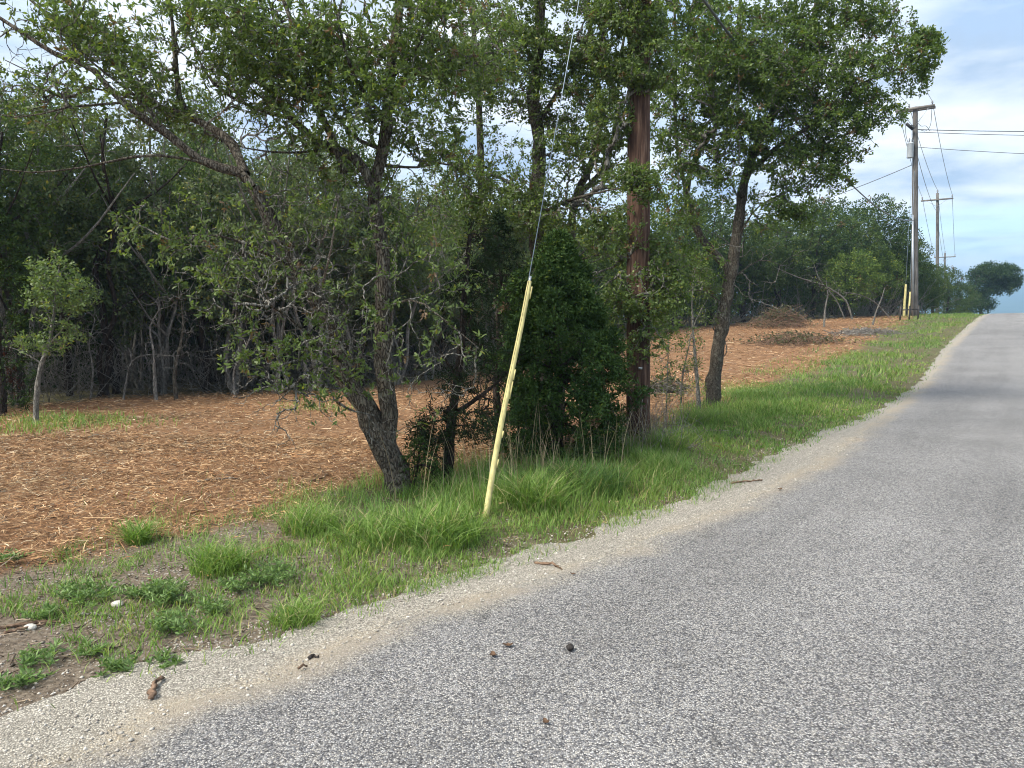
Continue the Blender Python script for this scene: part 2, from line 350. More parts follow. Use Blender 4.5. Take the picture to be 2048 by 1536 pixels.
def chipseal(name, dark, mid, light, scale, edge):
    """stone chips bound in tar; edge: the attribute 'rim' (metres from the road's left rim) blends to loose pale gravel and sand"""
    m, t, b = mat(name)
    tcn = N(t, 'ShaderNodeTexCoord')
    v1 = N(t, 'ShaderNodeTexVoronoi', inp={'Scale': scale, 'Randomness': 1.0}); L(t, tcn, 'Object', v1, 'Vector')
    v2 = N(t, 'ShaderNodeTexVoronoi', inp={'Scale': scale * 1.9, 'Randomness': 1.0}); L(t, tcn, 'Object', v2, 'Vector')
    sp_ = N(t, 'ShaderNodeSeparateColor'); L(t, v1, 'Color', sp_, 0)
    chip = ramp(t, [(0.0, dark), (.38, mid), (.75, light), (1.0, tuple(min(1, x * 1.35) for x in light))]); L(t, sp_, 0, chip, 0)
    warm = N(t, 'ShaderNodeMix', data_type='RGBA', blend_type='MULTIPLY'); L(t, sp_, 1, warm, 0); L(t, chip, 0, warm, 6); warm.inputs[7].default_value = (1.0, .95, .87, 1)
    gap = ramp(t, [(.32, 1.0), (.62, .42)]); L(t, v1, 'Distance', gap, 0)
    g2 = N(t, 'ShaderNodeMix', data_type='RGBA', blend_type='MULTIPLY', inp={0: 1.0}); L(t, warm, 2, g2, 6); L(t, gap, 0, g2, 7)
    # broad wear: wheel paths, fresh and bleached areas
    big = N(t, 'ShaderNodeTexNoise', inp={'Scale': .55, 'Detail': 5.0, 'Roughness': .6}); L(t, tcn, 'Object', big, 'Vector')
    bigr = ramp(t, [(.32, .86), (.68, 1.10)]); L(t, big, 0, bigr, 0)
    g3 = N(t, 'ShaderNodeMix', data_type='RGBA', blend_type='MULTIPLY', inp={0: 1.0}); L(t, g2, 2, g3, 6); L(t, bigr, 0, g3, 7)
    # long streaks of wear along the wheel paths, and tar spots
    mpw = N(t, 'ShaderNodeMapping', vector_type='TEXTURE'); mpw.inputs['Rotation'].default_value = (0, 0, .9599); mpw.inputs['Scale'].default_value = (18.0, 1.0, 1.0); L(t, tcn, 'Object', mpw, 0)
    stn = N(t, 'ShaderNodeTexNoise', inp={'Scale': 1.25, 'Detail': 4.0, 'Roughness': .55}); L(t, mpw, 0, stn, 'Vector')
    stm = ramp(t, [(.34, .88), (.5, 1.0), (.66, 1.09)]); L(t, stn, 0, stm, 0)
    g4 = N(t, 'ShaderNodeMix', data_type='RGBA', blend_type='MULTIPLY', inp={0: 1.0}); L(t, g3, 2, g4, 6); L(t, stm, 0, g4, 7)
    spn = N(t, 'ShaderNodeTexNoise', inp={'Scale': 4.5, 'Detail': 3.0, 'Roughness': .6}); L(t, tcn, 'Object', spn, 'Vector')
    spr = ramp(t, [(.26, .62), (.36, 1.0)]); L(t, spn, 0, spr, 0)
    g5 = N(t, 'ShaderNodeMix', data_type='RGBA', blend_type='MULTIPLY', inp={0: 1.0}); L(t, g4, 2, g5, 6); L(t, spr, 0, g5, 7)
    g3 = g5
    ar = N(t, 'ShaderNodeAttribute', attribute_name='rim')
    nz = N(t, 'ShaderNodeTexNoise', inp={'Scale': 1.7, 'Detail': 6.0, 'Roughness': .7}); L(t, tcn, 'Object', nz, 'Vector')
    gr = ramp(t, [(0.0, (.26, .24, .205)), (.4, (.45, .415, .355)), (1.0, (.63, .59, .515))]); L(t, sp_, 2, gr, 0)
    gr2 = N(t, 'ShaderNodeMix', data_type='RGBA', blend_type='MULTIPLY', inp={0: 1.0}); L(t, gr, 0, gr2, 6); L(t, gap, 0, gr2, 7)
    nsm = N(t, 'ShaderNodeMath', operation='MULTIPLY_ADD', inp={1: .6, 2: -.30}); L(t, nz, 0, nsm, 0)
    sub = N(t, 'ShaderNodeMath', operation='SUBTRACT'); L(t, ar, 'Fac', sub, 0); L(t, nsm, 0, sub, 1)
    # chips near the rim change one by one
    jt = N(t, 'ShaderNodeMath', operation='MULTIPLY_ADD', inp={1: .35, 2: -.17}); L(t, sp_, 1, jt, 0)
    sub2 = N(t, 'ShaderNodeMath', operation='ADD'); L(t, sub, 0, sub2, 0); L(t, jt, 0, sub2, 1)
    er = ramp(t, [(.02, 1.0), (edge, 0.0)]); L(t, sub2, 0, er, 0)
    mg = N(t, 'ShaderNodeMix', data_type='RGBA'); L(t, er, 0, mg, 0); L(t, g3, 2, mg, 6); L(t, gr2, 2, mg, 7)
    # washed sand drifts
    ns = N(t, 'ShaderNodeTexNoise', inp={'Scale': .9, 'Detail': 5.0, 'Roughness': .6, 'Distortion': .5}); L(t, tcn, 'Object', ns, 'Vector')
    sr = ramp(t, [(.44, 0.0), (.60, .62)]); L(t, ns, 0, sr, 0)
    ab = N(t, 'ShaderNodeMath', operation='ABSOLUTE'); sb = N(t, 'ShaderNodeMath', operation='ADD', inp={1: -.02}); L(t, ar, 'Fac', sb, 0); L(t, sb, 0, ab, 0)
    sband = ramp(t, [(.05, 1.0), (.22, 0.0)]); L(t, ab, 0, sband, 0)
    sm_ = N(t, 'ShaderNodeMath', operation='MULTIPLY'); L(t, sr, 0, sm_, 0); L(t, sband, 0, sm_, 1)
    fine = N(t, 'ShaderNodeTexNoise', inp={'Scale': 220.0, 'Detail': 2.0}); L(t, tcn, 'Object', fine, 'Vector')
    sandc = ramp(t, [(.3, (.26, .215, .16)), (.7, (.44, .375, .285))]); L(t, fine, 0, sandc, 0)
    ms_ = N(t, 'ShaderNodeMix', data_type='RGBA'); L(t, sm_, 0, ms_, 0); L(t, mg, 2, ms_, 6); L(t, sandc, 0, ms_, 7)
    L(t, ms_, 2, b, 'Base Color'); b.inputs['Roughness'].default_value = .8; b.inputs['Specular IOR Level'].default_value = .25
    hs = ramp(t, [(.0, 1.0), (.55, 0.0)]); L(t, v1, 'Distance', hs, 0)
    bpn = N(t, 'ShaderNodeBump', inp={'Strength': .9, 'Distance': .006}); L(t, hs, 0, bpn, 'Height')
    hs2 = ramp(t, [(.0, 1.0), (.6, 0.0)]); L(t, v2, 'Distance', hs2, 0)
    bpm = N(t, 'ShaderNodeBump', inp={'Strength': .4, 'Distance': .003}); L(t, hs2, 0, bpm, 'Height'); L(t, bpn, 0, bpm, 'Normal'); L(t, bpm, 0, b, 'Normal')
    return m
M_road = chipseal('chip_seal_road', (.095, .097, .110), (.262, .266, .286), (.47, .468, .47), 128.0, .20)
M_gravel = chipseal('pale_gravel', (.26, .24, .20), (.46, .425, .36), (.64, .60, .52), 105.0, .02)

# ================================================================== SETTING
# ground: one sheet from the feet of the camera to beyond the hills
ang = np.concatenate([np.arange(-180, -48, 4.0), np.arange(-48, 50, .4), np.arange(50, 180, 4.0)])
rad = [0.7]
while rad[-1] < 9000: rad.append(rad[-1] * (1.022 if rad[-1] < 120 else 1.09))
rad = np.array(rad)
AA, RR = np.meshgrid(np.radians(ang), rad)
gx, gy = RR * np.sin(AA), RR * np.cos(AA)
gx = gx.ravel(); gy = gy.ravel(); gz = zt(gx, gy)
na, nr = len(ang), len(rad)
def mulch_mask(x, y):
    s, t = st(x, y)
    n = fnoise(np.asarray(x) * 1.3, np.asarray(y) * 1.3, 21) - .5
    return np.clip((t - tM(s) + n * 1.6) / .5, 0, 1)
def turf_mask(x, y):
    s, t = st(x, y)
    n = fnoise(np.asarray(x) * 1.6, np.asarray(y) * 1.6, 33) - .5
    return np.clip((s - 3.2 + n * 2.0) / 1.5, 0, 1)
# the cleared field ends at the thicket: leaf litter there
FOREST = np.array([gp(u, v)[:2] for u, v in [(-700, 870), (-300, 845), (0, 822), (200, 800), (450, 792), (700, 785), (880, 758)]] +
                  [[1.0, 27.0], [4.5, 36.0], [8.5, 43.0], [15.5, 47.5], [24.0, 49.0], [40.0, 70.0]])
def forest_in(x, y):
    """metres behind the thicket's edge"""
    x = np.asarray(x, float); y = np.asarray(y, float)
    fx = FOREST[:, 0]; fy = FOREST[:, 1]
    return y - np.interp(x, fx, fy)
mm = mulch_mask(gx, gy) * np.clip(1 - (forest_in(gx, gy) + .2) / .9, 0, 1)
tm = turf_mask(gx, gy)
v = np.stack([gx, gy, gz], 1); v = np.vstack([v, [[0, 0, float(zt(0, 0))]]])
i = np.arange(nr - 1)[:, None] * na; j = np.arange(na)[None, :]; j2 = (j + 1) % na
q = np.stack([i + j, i + na + j, i + na + j2, i + j2], -1).reshape(-1, 4)
tr = np.stack([np.arange(na), (np.arange(na) + 1) % na, np.full(na, len(v) - 1)], 1)
ground = obj('ground', mesh('ground', v, q, tr, smooth=True, attrs={'mulch': np.append(mm, 0), 'turf': np.append(tm, 0)}), M_ground)
tag(ground, 'brown soil with leaf litter under the grass and wood shreds', kind='structure')

# road and gravel shoulder, ragged rims
S = [-60.0]
while S[-1] < 420: S.append(S[-1] + (.6 if S[-1] < 0 else .028 + .006 * abs(S[-1] - 4) ** 1.05))
S = np.array(S)
rag = (fnoise(S * 3, S * 0, 5, 4) - .5) * .30 * np.clip(1 - S / 60, .25, 1) + (vnoise(S * 25, S * 0, 6) - .5) * .05
ta = tA(S) + rag * .5
cols = np.array([0, .06, .15, .3, .6, 1.2, 2.0, 3.0, 4.0, 5.0, 5.8, 6.3])
TT = ta[:, None] - cols[None, :]
SS = np.repeat(S[:, None], len(cols), 1)
X, Y = xy(SS, TT)
crownz = .045 * np.sin(np.clip(cols / 6.3, 0, 1) * pi)[None, :]
Z = zroad(SS) + .006 + .012 * np.clip(cols / .15, 0, 1)[None, :] + crownz
nc = len(cols)
def grid_quads(nr_, nc_):
    i = np.arange(nr_ - 1)[:, None] * nc_; j = np.arange(nc_ - 1)[None, :]
    return np.stack([i + j, i + nc_ + j, i + nc_ + j + 1, i + j + 1], -1).reshape(-1, 4)
road = obj('road', mesh('road', np.stack([X, Y, Z], -1).reshape(-1, 3), grid_quads(len(S), nc)[:, ::-1], None, smooth=True,
                        attrs={'rim': np.broadcast_to(cols[None, :], X.shape).ravel()}), M_road)
tag(road, 'grey chip-sealed country road climbing to a crest', kind='structure')
tg = tG(S) + (fnoise(S * 2.2, S * 0 + 3, 15, 4) - .5) * .5 * np.clip(1 - S / 60, .3, 1)
tg = np.maximum(tg + .10, ta + .1)
f = np.linspace(0, 1, 6)
TT = (ta - .25)[:, None] + (tg - ta + .25)[:, None] * f[None, :]
SS = np.repeat(S[:, None], 6, 1)
X, Y = xy(SS, TT)
fe = np.clip((TT - ta[:, None] + .05) / np.maximum(tg - ta, .05)[:, None], 0, 1)
Z = (zroad(SS) + .003) * (1 - fe) + (zt(X, Y) + .007) * fe
Z = np.maximum(Z, zt(X, Y) + .006)
Z = np.where(TT < ta[:, None] - .1, zroad(SS) - .012, Z)
shoulder = obj('gravel_shoulder', mesh('gravel_shoulder', np.stack([X, Y, Z], -1).reshape(-1, 3), grid_quads(len(S), 6), None, smooth=True,
                                       attrs={'rim': (ta[:, None] - TT).ravel()}), M_gravel)
tag(shoulder, 'pale loose gravel along the left rim of the road', kind='structure')

# far hills
az = np.radians(np.arange(5, 75, .5)); ridge = []
for k, dd in enumerate([1900, 2300, 2700, 3100, 3600]):
    hh = [-14, 45, 88, 150, 40][k]
    x = dd * np.sin(az); y = dd * np.cos(az)
    z = hh + (fnoise(az * 22, az * 0 + k, 51, 4) - .5) * [0, 20, 34, 42, 20][k] + (-12 if k == 0 else 0)
    ridge.append(np.stack([x, y, z], -1))
H = np.stack(ridge); nk, na_ = H.shape[:2]
hills = obj('hills', mesh('hills', H.reshape(-1, 3), grid_quads(nk, na_)[:, ::-1], None, smooth=True),
            plain('wooded_hillside', (.045, .075, .035), .95, spec=.1, var=.35, scale=.02))
tag(hills, 'low wooded hills far beyond the crest of the road', kind='structure')

# ================================================================== TREES
def leaves(base, axis, nrm, length, width, shape='oak'):
    """leaf blades: base (n,3), axis (n,3) along the leaf, nrm (n,3); returns verts, quads, tris, verts per leaf"""
    n = len(base); side = norm(np.cross(axis, nrm)); up = np.cross(side, axis)
    L_ = length[:, None]; W = width[:, None]
    if shape == 'oak':
        v = np.stack([base, base + axis * L_ * .35 - side * W * .5 + up * L_ * .05, base + axis * L_ * .35 + side * W * .5 + up * L_ * .05,
                      base + axis * L_ * .75 - side * W * .42 + up * L_ * .02, base + axis * L_ * .75 + side * W * .42 + up * L_ * .02,
                      base + axis * L_ - up * L_ * .08], 1)
        o = np.arange(n)[:, None] * 6
        q = o + np.array([[1, 2, 4, 3]]); t = (o[:, :, None] + np.array([[[0, 2, 1], [3, 4, 5]]])).reshape(-1, 3)
        return v.reshape(-1, 3), q, t, 6
    v = np.stack([base, base + axis * L_ * .5 + side * W * .5 + up * L_ * .05, base + axis * L_, base + axis * L_ * .5 - side * W * .5 - up * L_ * .03], 1)
    q = np.arange(n)[:, None] * 4 + np.array([[0, 1, 2, 3]])
    return v.reshape(-1, 3), q, None, 4
def grow(seeds, sdirs, targets, K=5, gnarl=.12, droop=0.0, r=None, fwd=.6, gen=None):
    """join every target to the nearest wood already there; returns paths (n,K,3) and how many tips each path carries"""
    r = r or rng
    n0 = len(seeds); T = len(targets)
    pos = np.empty((n0 + T * (K - 1), 3)); dr = np.empty_like(pos); own = np.full(len(pos), -1)
    pos[:n0] = seeds; dr[:n0] = norm(sdirs); n = n0; org = seeds.mean(0); cap_ = len(pos)
    pf = np.zeros((cap_, 3), np.float32); df = np.zeros((cap_, 3), np.float32); p2 = np.zeros(cap_, np.float32); dp = np.zeros(cap_, np.float32)
    def put(a_, b_): pf[a_:b_] = pos[a_:b_] - org; df[a_:b_] = dr[a_:b_]; p2[a_:b_] = (pf[a_:b_] ** 2).sum(1); dp[a_:b_] = (pf[a_:b_] * df[a_:b_]).sum(1)
    put(0, n0)
    d0 = np.min(np.linalg.norm(targets[:, None, :] - seeds[None, ::max(1, n0 // 60), :], axis=2), axis=1)
    order = np.argsort(d0 * (1 + .25 * r.random(T)))
    P = np.empty((T, K, 3)); parent = np.full(T, -1); tt = np.linspace(0, 1, K)[:, None]
    for a, k in enumerate(order):
        tg_ = targets[k]; tf = (tg_ - org).astype(np.float32)
        di = np.sqrt(np.maximum(p2[:n] - 2 * (pf[:n] @ tf) + (tf * tf).sum(), 1e-8)); along = df[:n] @ tf - dp[:n]
        m = int(np.argmin(di * (1 + fwd) - fwd * along))
        p0 = pos[m]; d = float(di[m]) + 1e-6; dirp = dr[m]
        c1 = p0 + (dirp * .5 + norm(tg_ - p0) * .5) * d * .28; c2 = tg_ - (norm(tg_ - p0) * .5 + np.array([0, 0, .10 - droop])) * d * .5
        path = (1 - tt) ** 3 * p0 + 3 * (1 - tt) ** 2 * tt * c1 + 3 * (1 - tt) * tt ** 2 * c2 + tt ** 3 * tg_
        path[1:-1] += r.normal(0, gnarl * d * .35, (K - 2, 3))
        P[a] = path; parent[a] = own[m]
        pos[n:n + K - 1] = path[1:]; dd = np.diff(path, axis=0); dr[n:n + K - 1] = norm(dd); own[n:n + K - 1] = a; put(n, n + K - 1); n += K - 1
    load = np.ones(T)
    for a in range(T - 1, -1, -1):
        if parent[a] >= 0: load[parent[a]] += load[a]
    return P, load, order, parent
def ell(c, rr, n, r=None, shell=.0):
    r = r or rng
    d = norm(r.normal(size=(n, 3))); rad_ = (shell + (1 - shell) * r.random(n)) ** (1 / 3) if not shell else (shell + (1 - shell) * r.random(n))
    return np.asarray(c) + d * rad_[:, None] * np.asarray(rr)
def clump_keep(P, n, r, f=1.9, soft=.15):
    """keep n of the points, those in the denser sprays first"""
    a_ = fnoise(P[:, 0] * f + P[:, 2] * f * .9 + 31, P[:, 1] * f - P[:, 2] * f * 1.5 + 57, 301, 2)
    sc = a_ + r.normal(0, soft, len(P)); return P[np.argsort(-sc)[:n]]
def pix_clumps(cl, r=None, over=1.7):
    """clumps given as (u, v, ru, rv, depth, rdepth, count)"""
    o = []; r = r or rng
    for (u, v, ru, rv, D, rd, n) in cl:
        c = at(u, v, D); o.append(clump_keep(ell(c, (ru * D / F, rd, rv * D / F), int(n * over), r), n, r, f=1.9 if D < 20 else .5))
    return np.concatenate(o) if o else np.zeros((0, 3))
def limb_mesh(mb, pts, r0, r1, n=None, sides=9, knob=.045, r=None):
    """a thick limb through pts; returns its centre line and directions"""
    r = r or rng
    pts = np.asarray(pts, float)
    ln = np.linalg.norm(np.diff(pts, axis=0), axis=1).sum()
    n = n or max(6, int(ln / .16))
    c = spline(pts, n)
    c[1:-1] += r.normal(0, .007 * (r0 + r1) / .2, (n - 2, 3))
    rad_ = r0 + (r1 - r0) * np.linspace(0, 1, n) ** .85
    rad_ = rad_ * (1 + r.normal(0, knob, n))
    v, q, _ = tubes(c, rad_, sides)
    v = v + norm(v - np.repeat(c, sides, 0)) * (r.normal(0, .10, len(v)) * np.repeat(rad_, sides))[:, None]
    mb.add(v, q)
    d = np.gradient(c, axis=0)
    return c, norm(d)
def leafset(P, order, leafy_n, per, length, width, cols, r, shape, spread, back=.55, upb=.35):
    """leaf blades along the outer part of every leafy path; cols = (dark, light) base colours"""
    sel = np.where(order < leafy_n)[0]
    if not len(sel): return None
    Q = P[sel]; n = len(Q); K = Q.shape[1]
    cnt = np.maximum(1, r.poisson(per, n)); idx = np.repeat(np.arange(n), cnt); m = len(idx)
    f = 1 - back * r.random(m) ** 1.3; x = f * (K - 1); a = np.clip(np.floor(x).astype(int), 0, K - 2); fr = (x - a)[:, None]
    p = Q[idx, a] * (1 - fr) + Q[idx, a + 1] * fr
    td = norm(Q[idx, a + 1] - Q[idx, a])
    p = p + norm(r.normal(size=(m, 3))) * (spread * r.random(m) ** .6)[:, None]
    ax = norm(td * .55 + r.normal(size=(m, 3)) * .62 + np.array([0, 0, .08]))
    nr_ = norm(r.normal(size=(m, 3)) + np.array([0, 0, upb * 2]))
    ln = length * (.5 + .8 * r.random(m)); wd = width * (.6 + .7 * r.random(m))
    v, q, t, k = leaves(p, ax, nr_, ln, wd, shape)
    mixf = np.clip(.45 * r.random(m) + .55 * r.random(n)[idx] ** 1.2, 0, 1)[:, None]
    c = np.asarray(cols[0]) * (1 - mixf) + np.asarray(cols[1]) * mixf
    c = c * (1 + r.normal(0, .10, (m, 1)))
    yl = r.random(m) < .03; c[yl] = c[yl] * np.array([2.0, 1.45, .8]); dd_ = r.random(n)[idx] < (.03 if length > .05 and width > .021 and length < .07 or shape == 'oak' else .006); c[dd_] = np.array([.16, .105, .06]) * (.6 + .8 * r.random((int(dd_.sum()), 1)))
    return v, q, t, np.repeat(np.clip(c, .005, .9), k, 0)
def make_tree(name, label, base, limbs, leafy, bare=None, group=None, cat='tree', per=14, length=.06, width=.024, cols=((.022, .045, .012), (.075, .12, .028)),
              shape='oak', spread=.07, bark=None, twig=None, lmat=None, seed=1, sides=9, twig_r=.0022, gnarl=.12, droop=0.0, back=.55, fwd=.6, K=5, foliage_name='crown', maxr=.05, upb=.35):
    r = np.random.default_rng(seed); base = np.asarray(base, float)
    root = empty(name, base, label, cat, group)
    mb = MB(); sd_, dr_ = [], []
    for k, (pts, r0, r1) in enumerate(limbs):
        c, d = limb_mesh(mb, pts, r0, r1, sides=sides if r0 > .03 else 6, r=r)
        lo = int(len(c) * (.35 if k == 0 else .12)); sd_.append(c[lo:]); dr_.append(d[lo:])
    # root flare
    obj('trunk', mb.mesh(name + '_trunk', base, smooth=True), bark or M_bark, root)
    sd_ = np.concatenate(sd_); dr_ = np.concatenate(dr_)
    nl = len(leafy); tg_ = np.concatenate([leafy, bare]) if bare is not None and len(bare) else leafy
    P, load, order, parent = grow(sd_, dr_, tg_, K=K, gnarl=gnarl, droop=droop, r=r, fwd=fwd)
    r0 = np.minimum(twig_r * (load + .6) ** .44 * 1.25, maxr); r1 = np.minimum(twig_r * (load * .5 + .3) ** .44, maxr) * .75
    R = r0[:, None] + (r1 - r0)[:, None] * np.linspace(0, 1, K)[None, :]
    tw = MB()
    big = load > 6
    if big.any(): v_, q_, _ = tubes(P[big], R[big], 5); tw.add(v_, q_)
    mid_ = (~big) & (load > 1); tip_ = load <= 1; e3 = [0, 2, K - 1]
    if mid_.any(): v_, q_, _ = tubes(P[mid_], R[mid_], 3); tw.add(v_, q_)
    if tip_.any(): v_, q_, _ = tubes(P[tip_][:, e3], R[tip_][:, e3], 3); tw.add(v_, q_)
    obj('branches', tw.mesh(name + '_branches', base, smooth=True), twig or M_twig, root)['kind'] = 'stuff'
    ls = None if not nl else leafset(P, order, nl, per, length, width, cols, r, shape, spread, back, upb)
    if ls is not None:
        v_, q_, t_, c_ = ls
        obj(foliage_name, mesh(name + '_' + foliage_name, v_ - base, q_, t_, c_), lmat or M_leaf, root)
    return root
def onground(p, dz=-.08): p = np.array(p, float); p[2] = float(zt(p[0], p[1])) + dz; return p
def pl(D, *uv):
    """polyline from pixels at depth D (number) or (u, v, D) triples"""
    return [at(a[0], a[1], a[2] if len(a) > 2 else D) for a in uv]

OAK = ((.056, .096, .032), (.18, .245, .078))
# ---- the big leaning oak left of the guy wire
B = gp(800, 985); D = B[1]
base = onground(B, -.12)
limbs = [([base, *pl(D, (790, 940), (762, 880), (742, 835), (722, 800), (694, 768), (688, 725), (672, 660), (634, 596, D - .1), (592, 530, D - .2), (550, 455, D - .3), (506, 375, D - .4))], .130, .050),
         (pl(D, (775, 900), (778, 830), (770, 760), (764, 640), (768, 560), (762, 480), (747, 380), (764, 308), (774, 239), (778, 171), (785, 120), (795, 60), (800, -40), (806, -160)), .090, .030),
         (pl(D, (506, 375, D - .4), (489, 349, D - .4), (410, 325, D - .5), (342, 273, D - .5), (246, 205, D - .6), (178, 133, D - .6), (113, 109, D - .6), (40, 62, D - .6), (-70, -10, D - .6)), .043, .010),
         (pl(D, (489, 349, D - .4), (458, 280, D - .2), (376, 232), (318, 214), (256, 157), (190, 90), (113, 44), (40, -20)), .045, .011),
         (pl(D, (376, 232), (359, 198), (352, 126), (345, 50), (330, -50)), .030, .012),
         (pl(D, (747, 376), (713, 318), (649, 290, D + .3), (581, 236, D + .4), (540, 178, D + .5), (485, 143, D + .5), (444, 27, D + .6), (420, -80, D + .6)), .050, .014),
         (pl(D, (342, 273, D - .5), (270, 190, D - .3), (190, 130, D - .3), (90, 30, D - .3), (40, -30, D - .3)), .018, .005),
         (pl(D, (410, 325, D - .5), (300, 310, D - .7), (160, 335, D - .8), (60, 345, D - .9), (-30, 330, D - .9)), .014, .004),
         (pl(D, (246, 205, D - .6), (130, 215, D - .8), (50, 235, D - .9), (-20, 225, D - .9)), .012, .004),
         (pl(D, (318, 214), (210, 180, D - .2), (110, 165, D - .3), (10, 120, D - .3)), .014, .004),
         (pl(D, (581, 236, D + .4), (505, 215, D + .3), (425, 165, D + .2), (385, 85, D + .2), (350, -20, D + .2)), .020, .006),
         (pl(D, (540, 178, D + .5), (556, 100, D + .6), (540, 10, D + .7), (520, -80, D + .7)), .018, .006),
         (pl(D, (660, 300, D + .2), (560, 305, D - .1), (470, 290, D - .3), (400, 250, D - .4)), .014, .004),
         (pl(D, (774, 239), (722, 180, D - .2), (690, 100, D - .3), (668, 0, D - .3), (650, -90, D - .3)), .022, .007),
         (pl(D, (780, 160), (838, 88, D - .2), (868, 10, D - .3), (880, -80, D - .3)), .020, .006),
         (pl(D, (787, 115), (745, 55, D + .2), (722, -30, D + .3)), .016, .006),
         (pl(D, (764, 300), (700, 265, D + .3), (640, 170, D + .5), (615, 60, D + .5), (600, -50, D + .5)), .020, .006),
         (pl(D, (690, 345), (660, 265), (632, 205), (605, 120), (590, 60), (560, -20), (540, -110)), .036, .011),
         (pl(D, (776, 190), (805, 164), (839, 137), (890, 120), (942, 113, D + .4), (1000, 100, D + .6)), .036, .010),
         (pl(D, (764, 330), (830, 335, D + .3), (880, 325, D + .5)), .018, .007),
         (pl(D, (688, 725), (640, 690, D - .4), (585, 640, D - .7), (520, 600, D - .9), (440, 580, D - 1.0)), .022, .006),
         (pl(D, (700, 775), (640, 730, D - .5), (600, 760, D - .8), (560, 800, D - .9)), .016, .005),
         (pl(D, (765, 620), (830, 600, D - .3), (900, 650, D - .4), (950, 690, D - .4)), .016, .005),
         (pl(D, (600, 545), (520, 500, D - .3), (430, 470, D - .5), (340, 480, D - .6)), .020, .006)]
r_ = np.random.default_rng(11)
leafy = pix_clumps([
    (300, 470, 90, 60, D - .7, .3, 43), (420, 520, 100, 80, D - .8, .35, 68), (540, 520, 100, 80, D - .5, .4, 68), (500, 680, 90, 70, D - .8, .3, 49), (600, 740, 80, 80, D - .7, .3, 49), (180, 60, 110, 60, D - .2, .5, 123), (690, 760, 60, 60, D - .5, .2, 31), (640, 380, 120, 60, D, .5, 68), (900, 480, 80, 70, D, .5, 55),
    (330, 60, 230, 110, D, .9, 733), (560, 80, 170, 130, D, .9, 756), (760, 60, 170, 130, D, .9, 872), (930, 90, 120, 120, D + .3, .8, 526),
    (140, 40, 150, 60, D - .5, .6, 204), (60, 215, 75, 45, D - .6, .4, 57), (120, 180, 90, 60, D - .6, .4, 57), (250, 190, 120, 90, D - .4, .6, 204),
    (430, 170, 150, 110, D, .8, 387), (640, 210, 120, 110, D, .8, 366), (840, 230, 110, 90, D, .8, 387), (700, 300, 110, 70, D, .7, 174),
    (660, 130, 130, 80, D, .6, 274), (480, 60, 200, 90, D - .4, .5, 297), (860, 60, 150, 80, D - .4, .5, 297), (740, 190, 130, 60, D - .4, .4, 204),
    (720, 420, 90, 60, D - .3, .6, 41), (850, 400, 90, 70, D, .7, 45), (620, 430, 90, 60, D, .7, 27), (780, 500, 80, 60, D - .3, .6, 33),
    (510, 430, 60, 60, D - .6, .4, 19), (400, 440, 110, 60, D - .5, .5, 24), (330, 480, 80, 60, D - .6, .4, 17), (430, 590, 60, 70, D - 1.0, .25, 24), (490, 640, 50, 30, D - .9, .25, 7),
    (620, 560, 120, 90, D - .5, .5, 24), (700, 600, 110, 80, D - .5, .5, 33), (820, 600, 100, 90, D - .3, .5, 45), (920, 560, 70, 80, D - .2, .5, 33),
    (560, 740, 70, 60, D - .8, .3, 22), (640, 800, 60, 60, D - .8, .3, 19), (740, 700, 80, 70, D - .5, .3, 27), (880, 690, 90, 60, D - .4, .4, 27), (620, 690, 80, 50, D - .6, .3, 16), (780, 780, 60, 50, D - .4, .2, 11), (840, 850, 50, 40, D - .4, .2, 4)], r_)
bare = pix_clumps([(250, 200, 260, 120, D - .4, .6, 420), (90, 160, 110, 110, D - .6, .4, 130), (600, 200, 260, 180, D, .7, 320), (600, 480, 160, 110, D - .3, .5, 420), (480, 560, 150, 110, D - .8, .4, 300),
                   (640, 640, 120, 110, D - .6, .4, 380), (560, 760, 120, 90, D - .8, .3, 150), (600, 850, 90, 70, D - .8, .3, 50), (420, 660, 50, 60, D - 1, .2, 24), (850, 760, 110, 90, D - .4, .4, 110), (760, 420, 150, 100, D, .6, 120), (520, 250, 200, 120, D, .7, 150), (770, 860, 50, 70, D - .35, .1, 50)], r_)
make_tree('oak_tree', 'large leaning oak with forked trunk standing left of the near guy wire', base, limbs, leafy, bare, per=8.0, length=.052, width=.0175, cols=OAK, seed=12, spread=.028,
          twig_r=.0017, gnarl=.09, sides=12)

# ---- the middle oak: several upright stems behind the dark juniper
B2 = at(1085, 900, 10.8); base = onground(B2, -.1); D = 10.8
limbs = [([base, *pl(D, (1088, 760), (1080, 600), (1074, 480), (1074, 393), (1078, 273), (1066, 205), (1078, 103), (1080, 0), (1085, -130))], .155, .06),
         ([base + [-.15, .2, 0], *pl(D + .3, (1030, 760), (985, 560), (966, 420), (962, 308), (958, 205), (950, 90), (940, -60))], .09, .03),
         ([base + [.2, .25, 0], *pl(D + .4, (1130, 700), (1140, 520), (1150, 400), (1181, 330), (1200, 240), (1190, 130), (1176, 20), (1170, -100))], .085, .03),
         (pl(D + .4, (1150, 400), (1210, 330), (1232, 240), (1240, 120), (1262, 10)), .04, .015),
         (pl(D, (1078, 250), (1110, 190), (1150, 130), (1180, 60)), .035, .012),
         (pl(D, (1074, 420), (1010, 360), (900, 330, D - .3), (830, 320, D - .5)), .03, .010),
         (pl(D, (1076, 430), (1140, 400, D - .5), (1220, 380, D - 1.2), (1290, 370, D - 1.6)), .025, .008),
         (pl(D, (1085, 560), (1160, 520, D - .5), (1240, 510, D - 1.0), (1330, 560, D - 1.1)), .02, .007)]
r_ = np.random.default_rng(21)
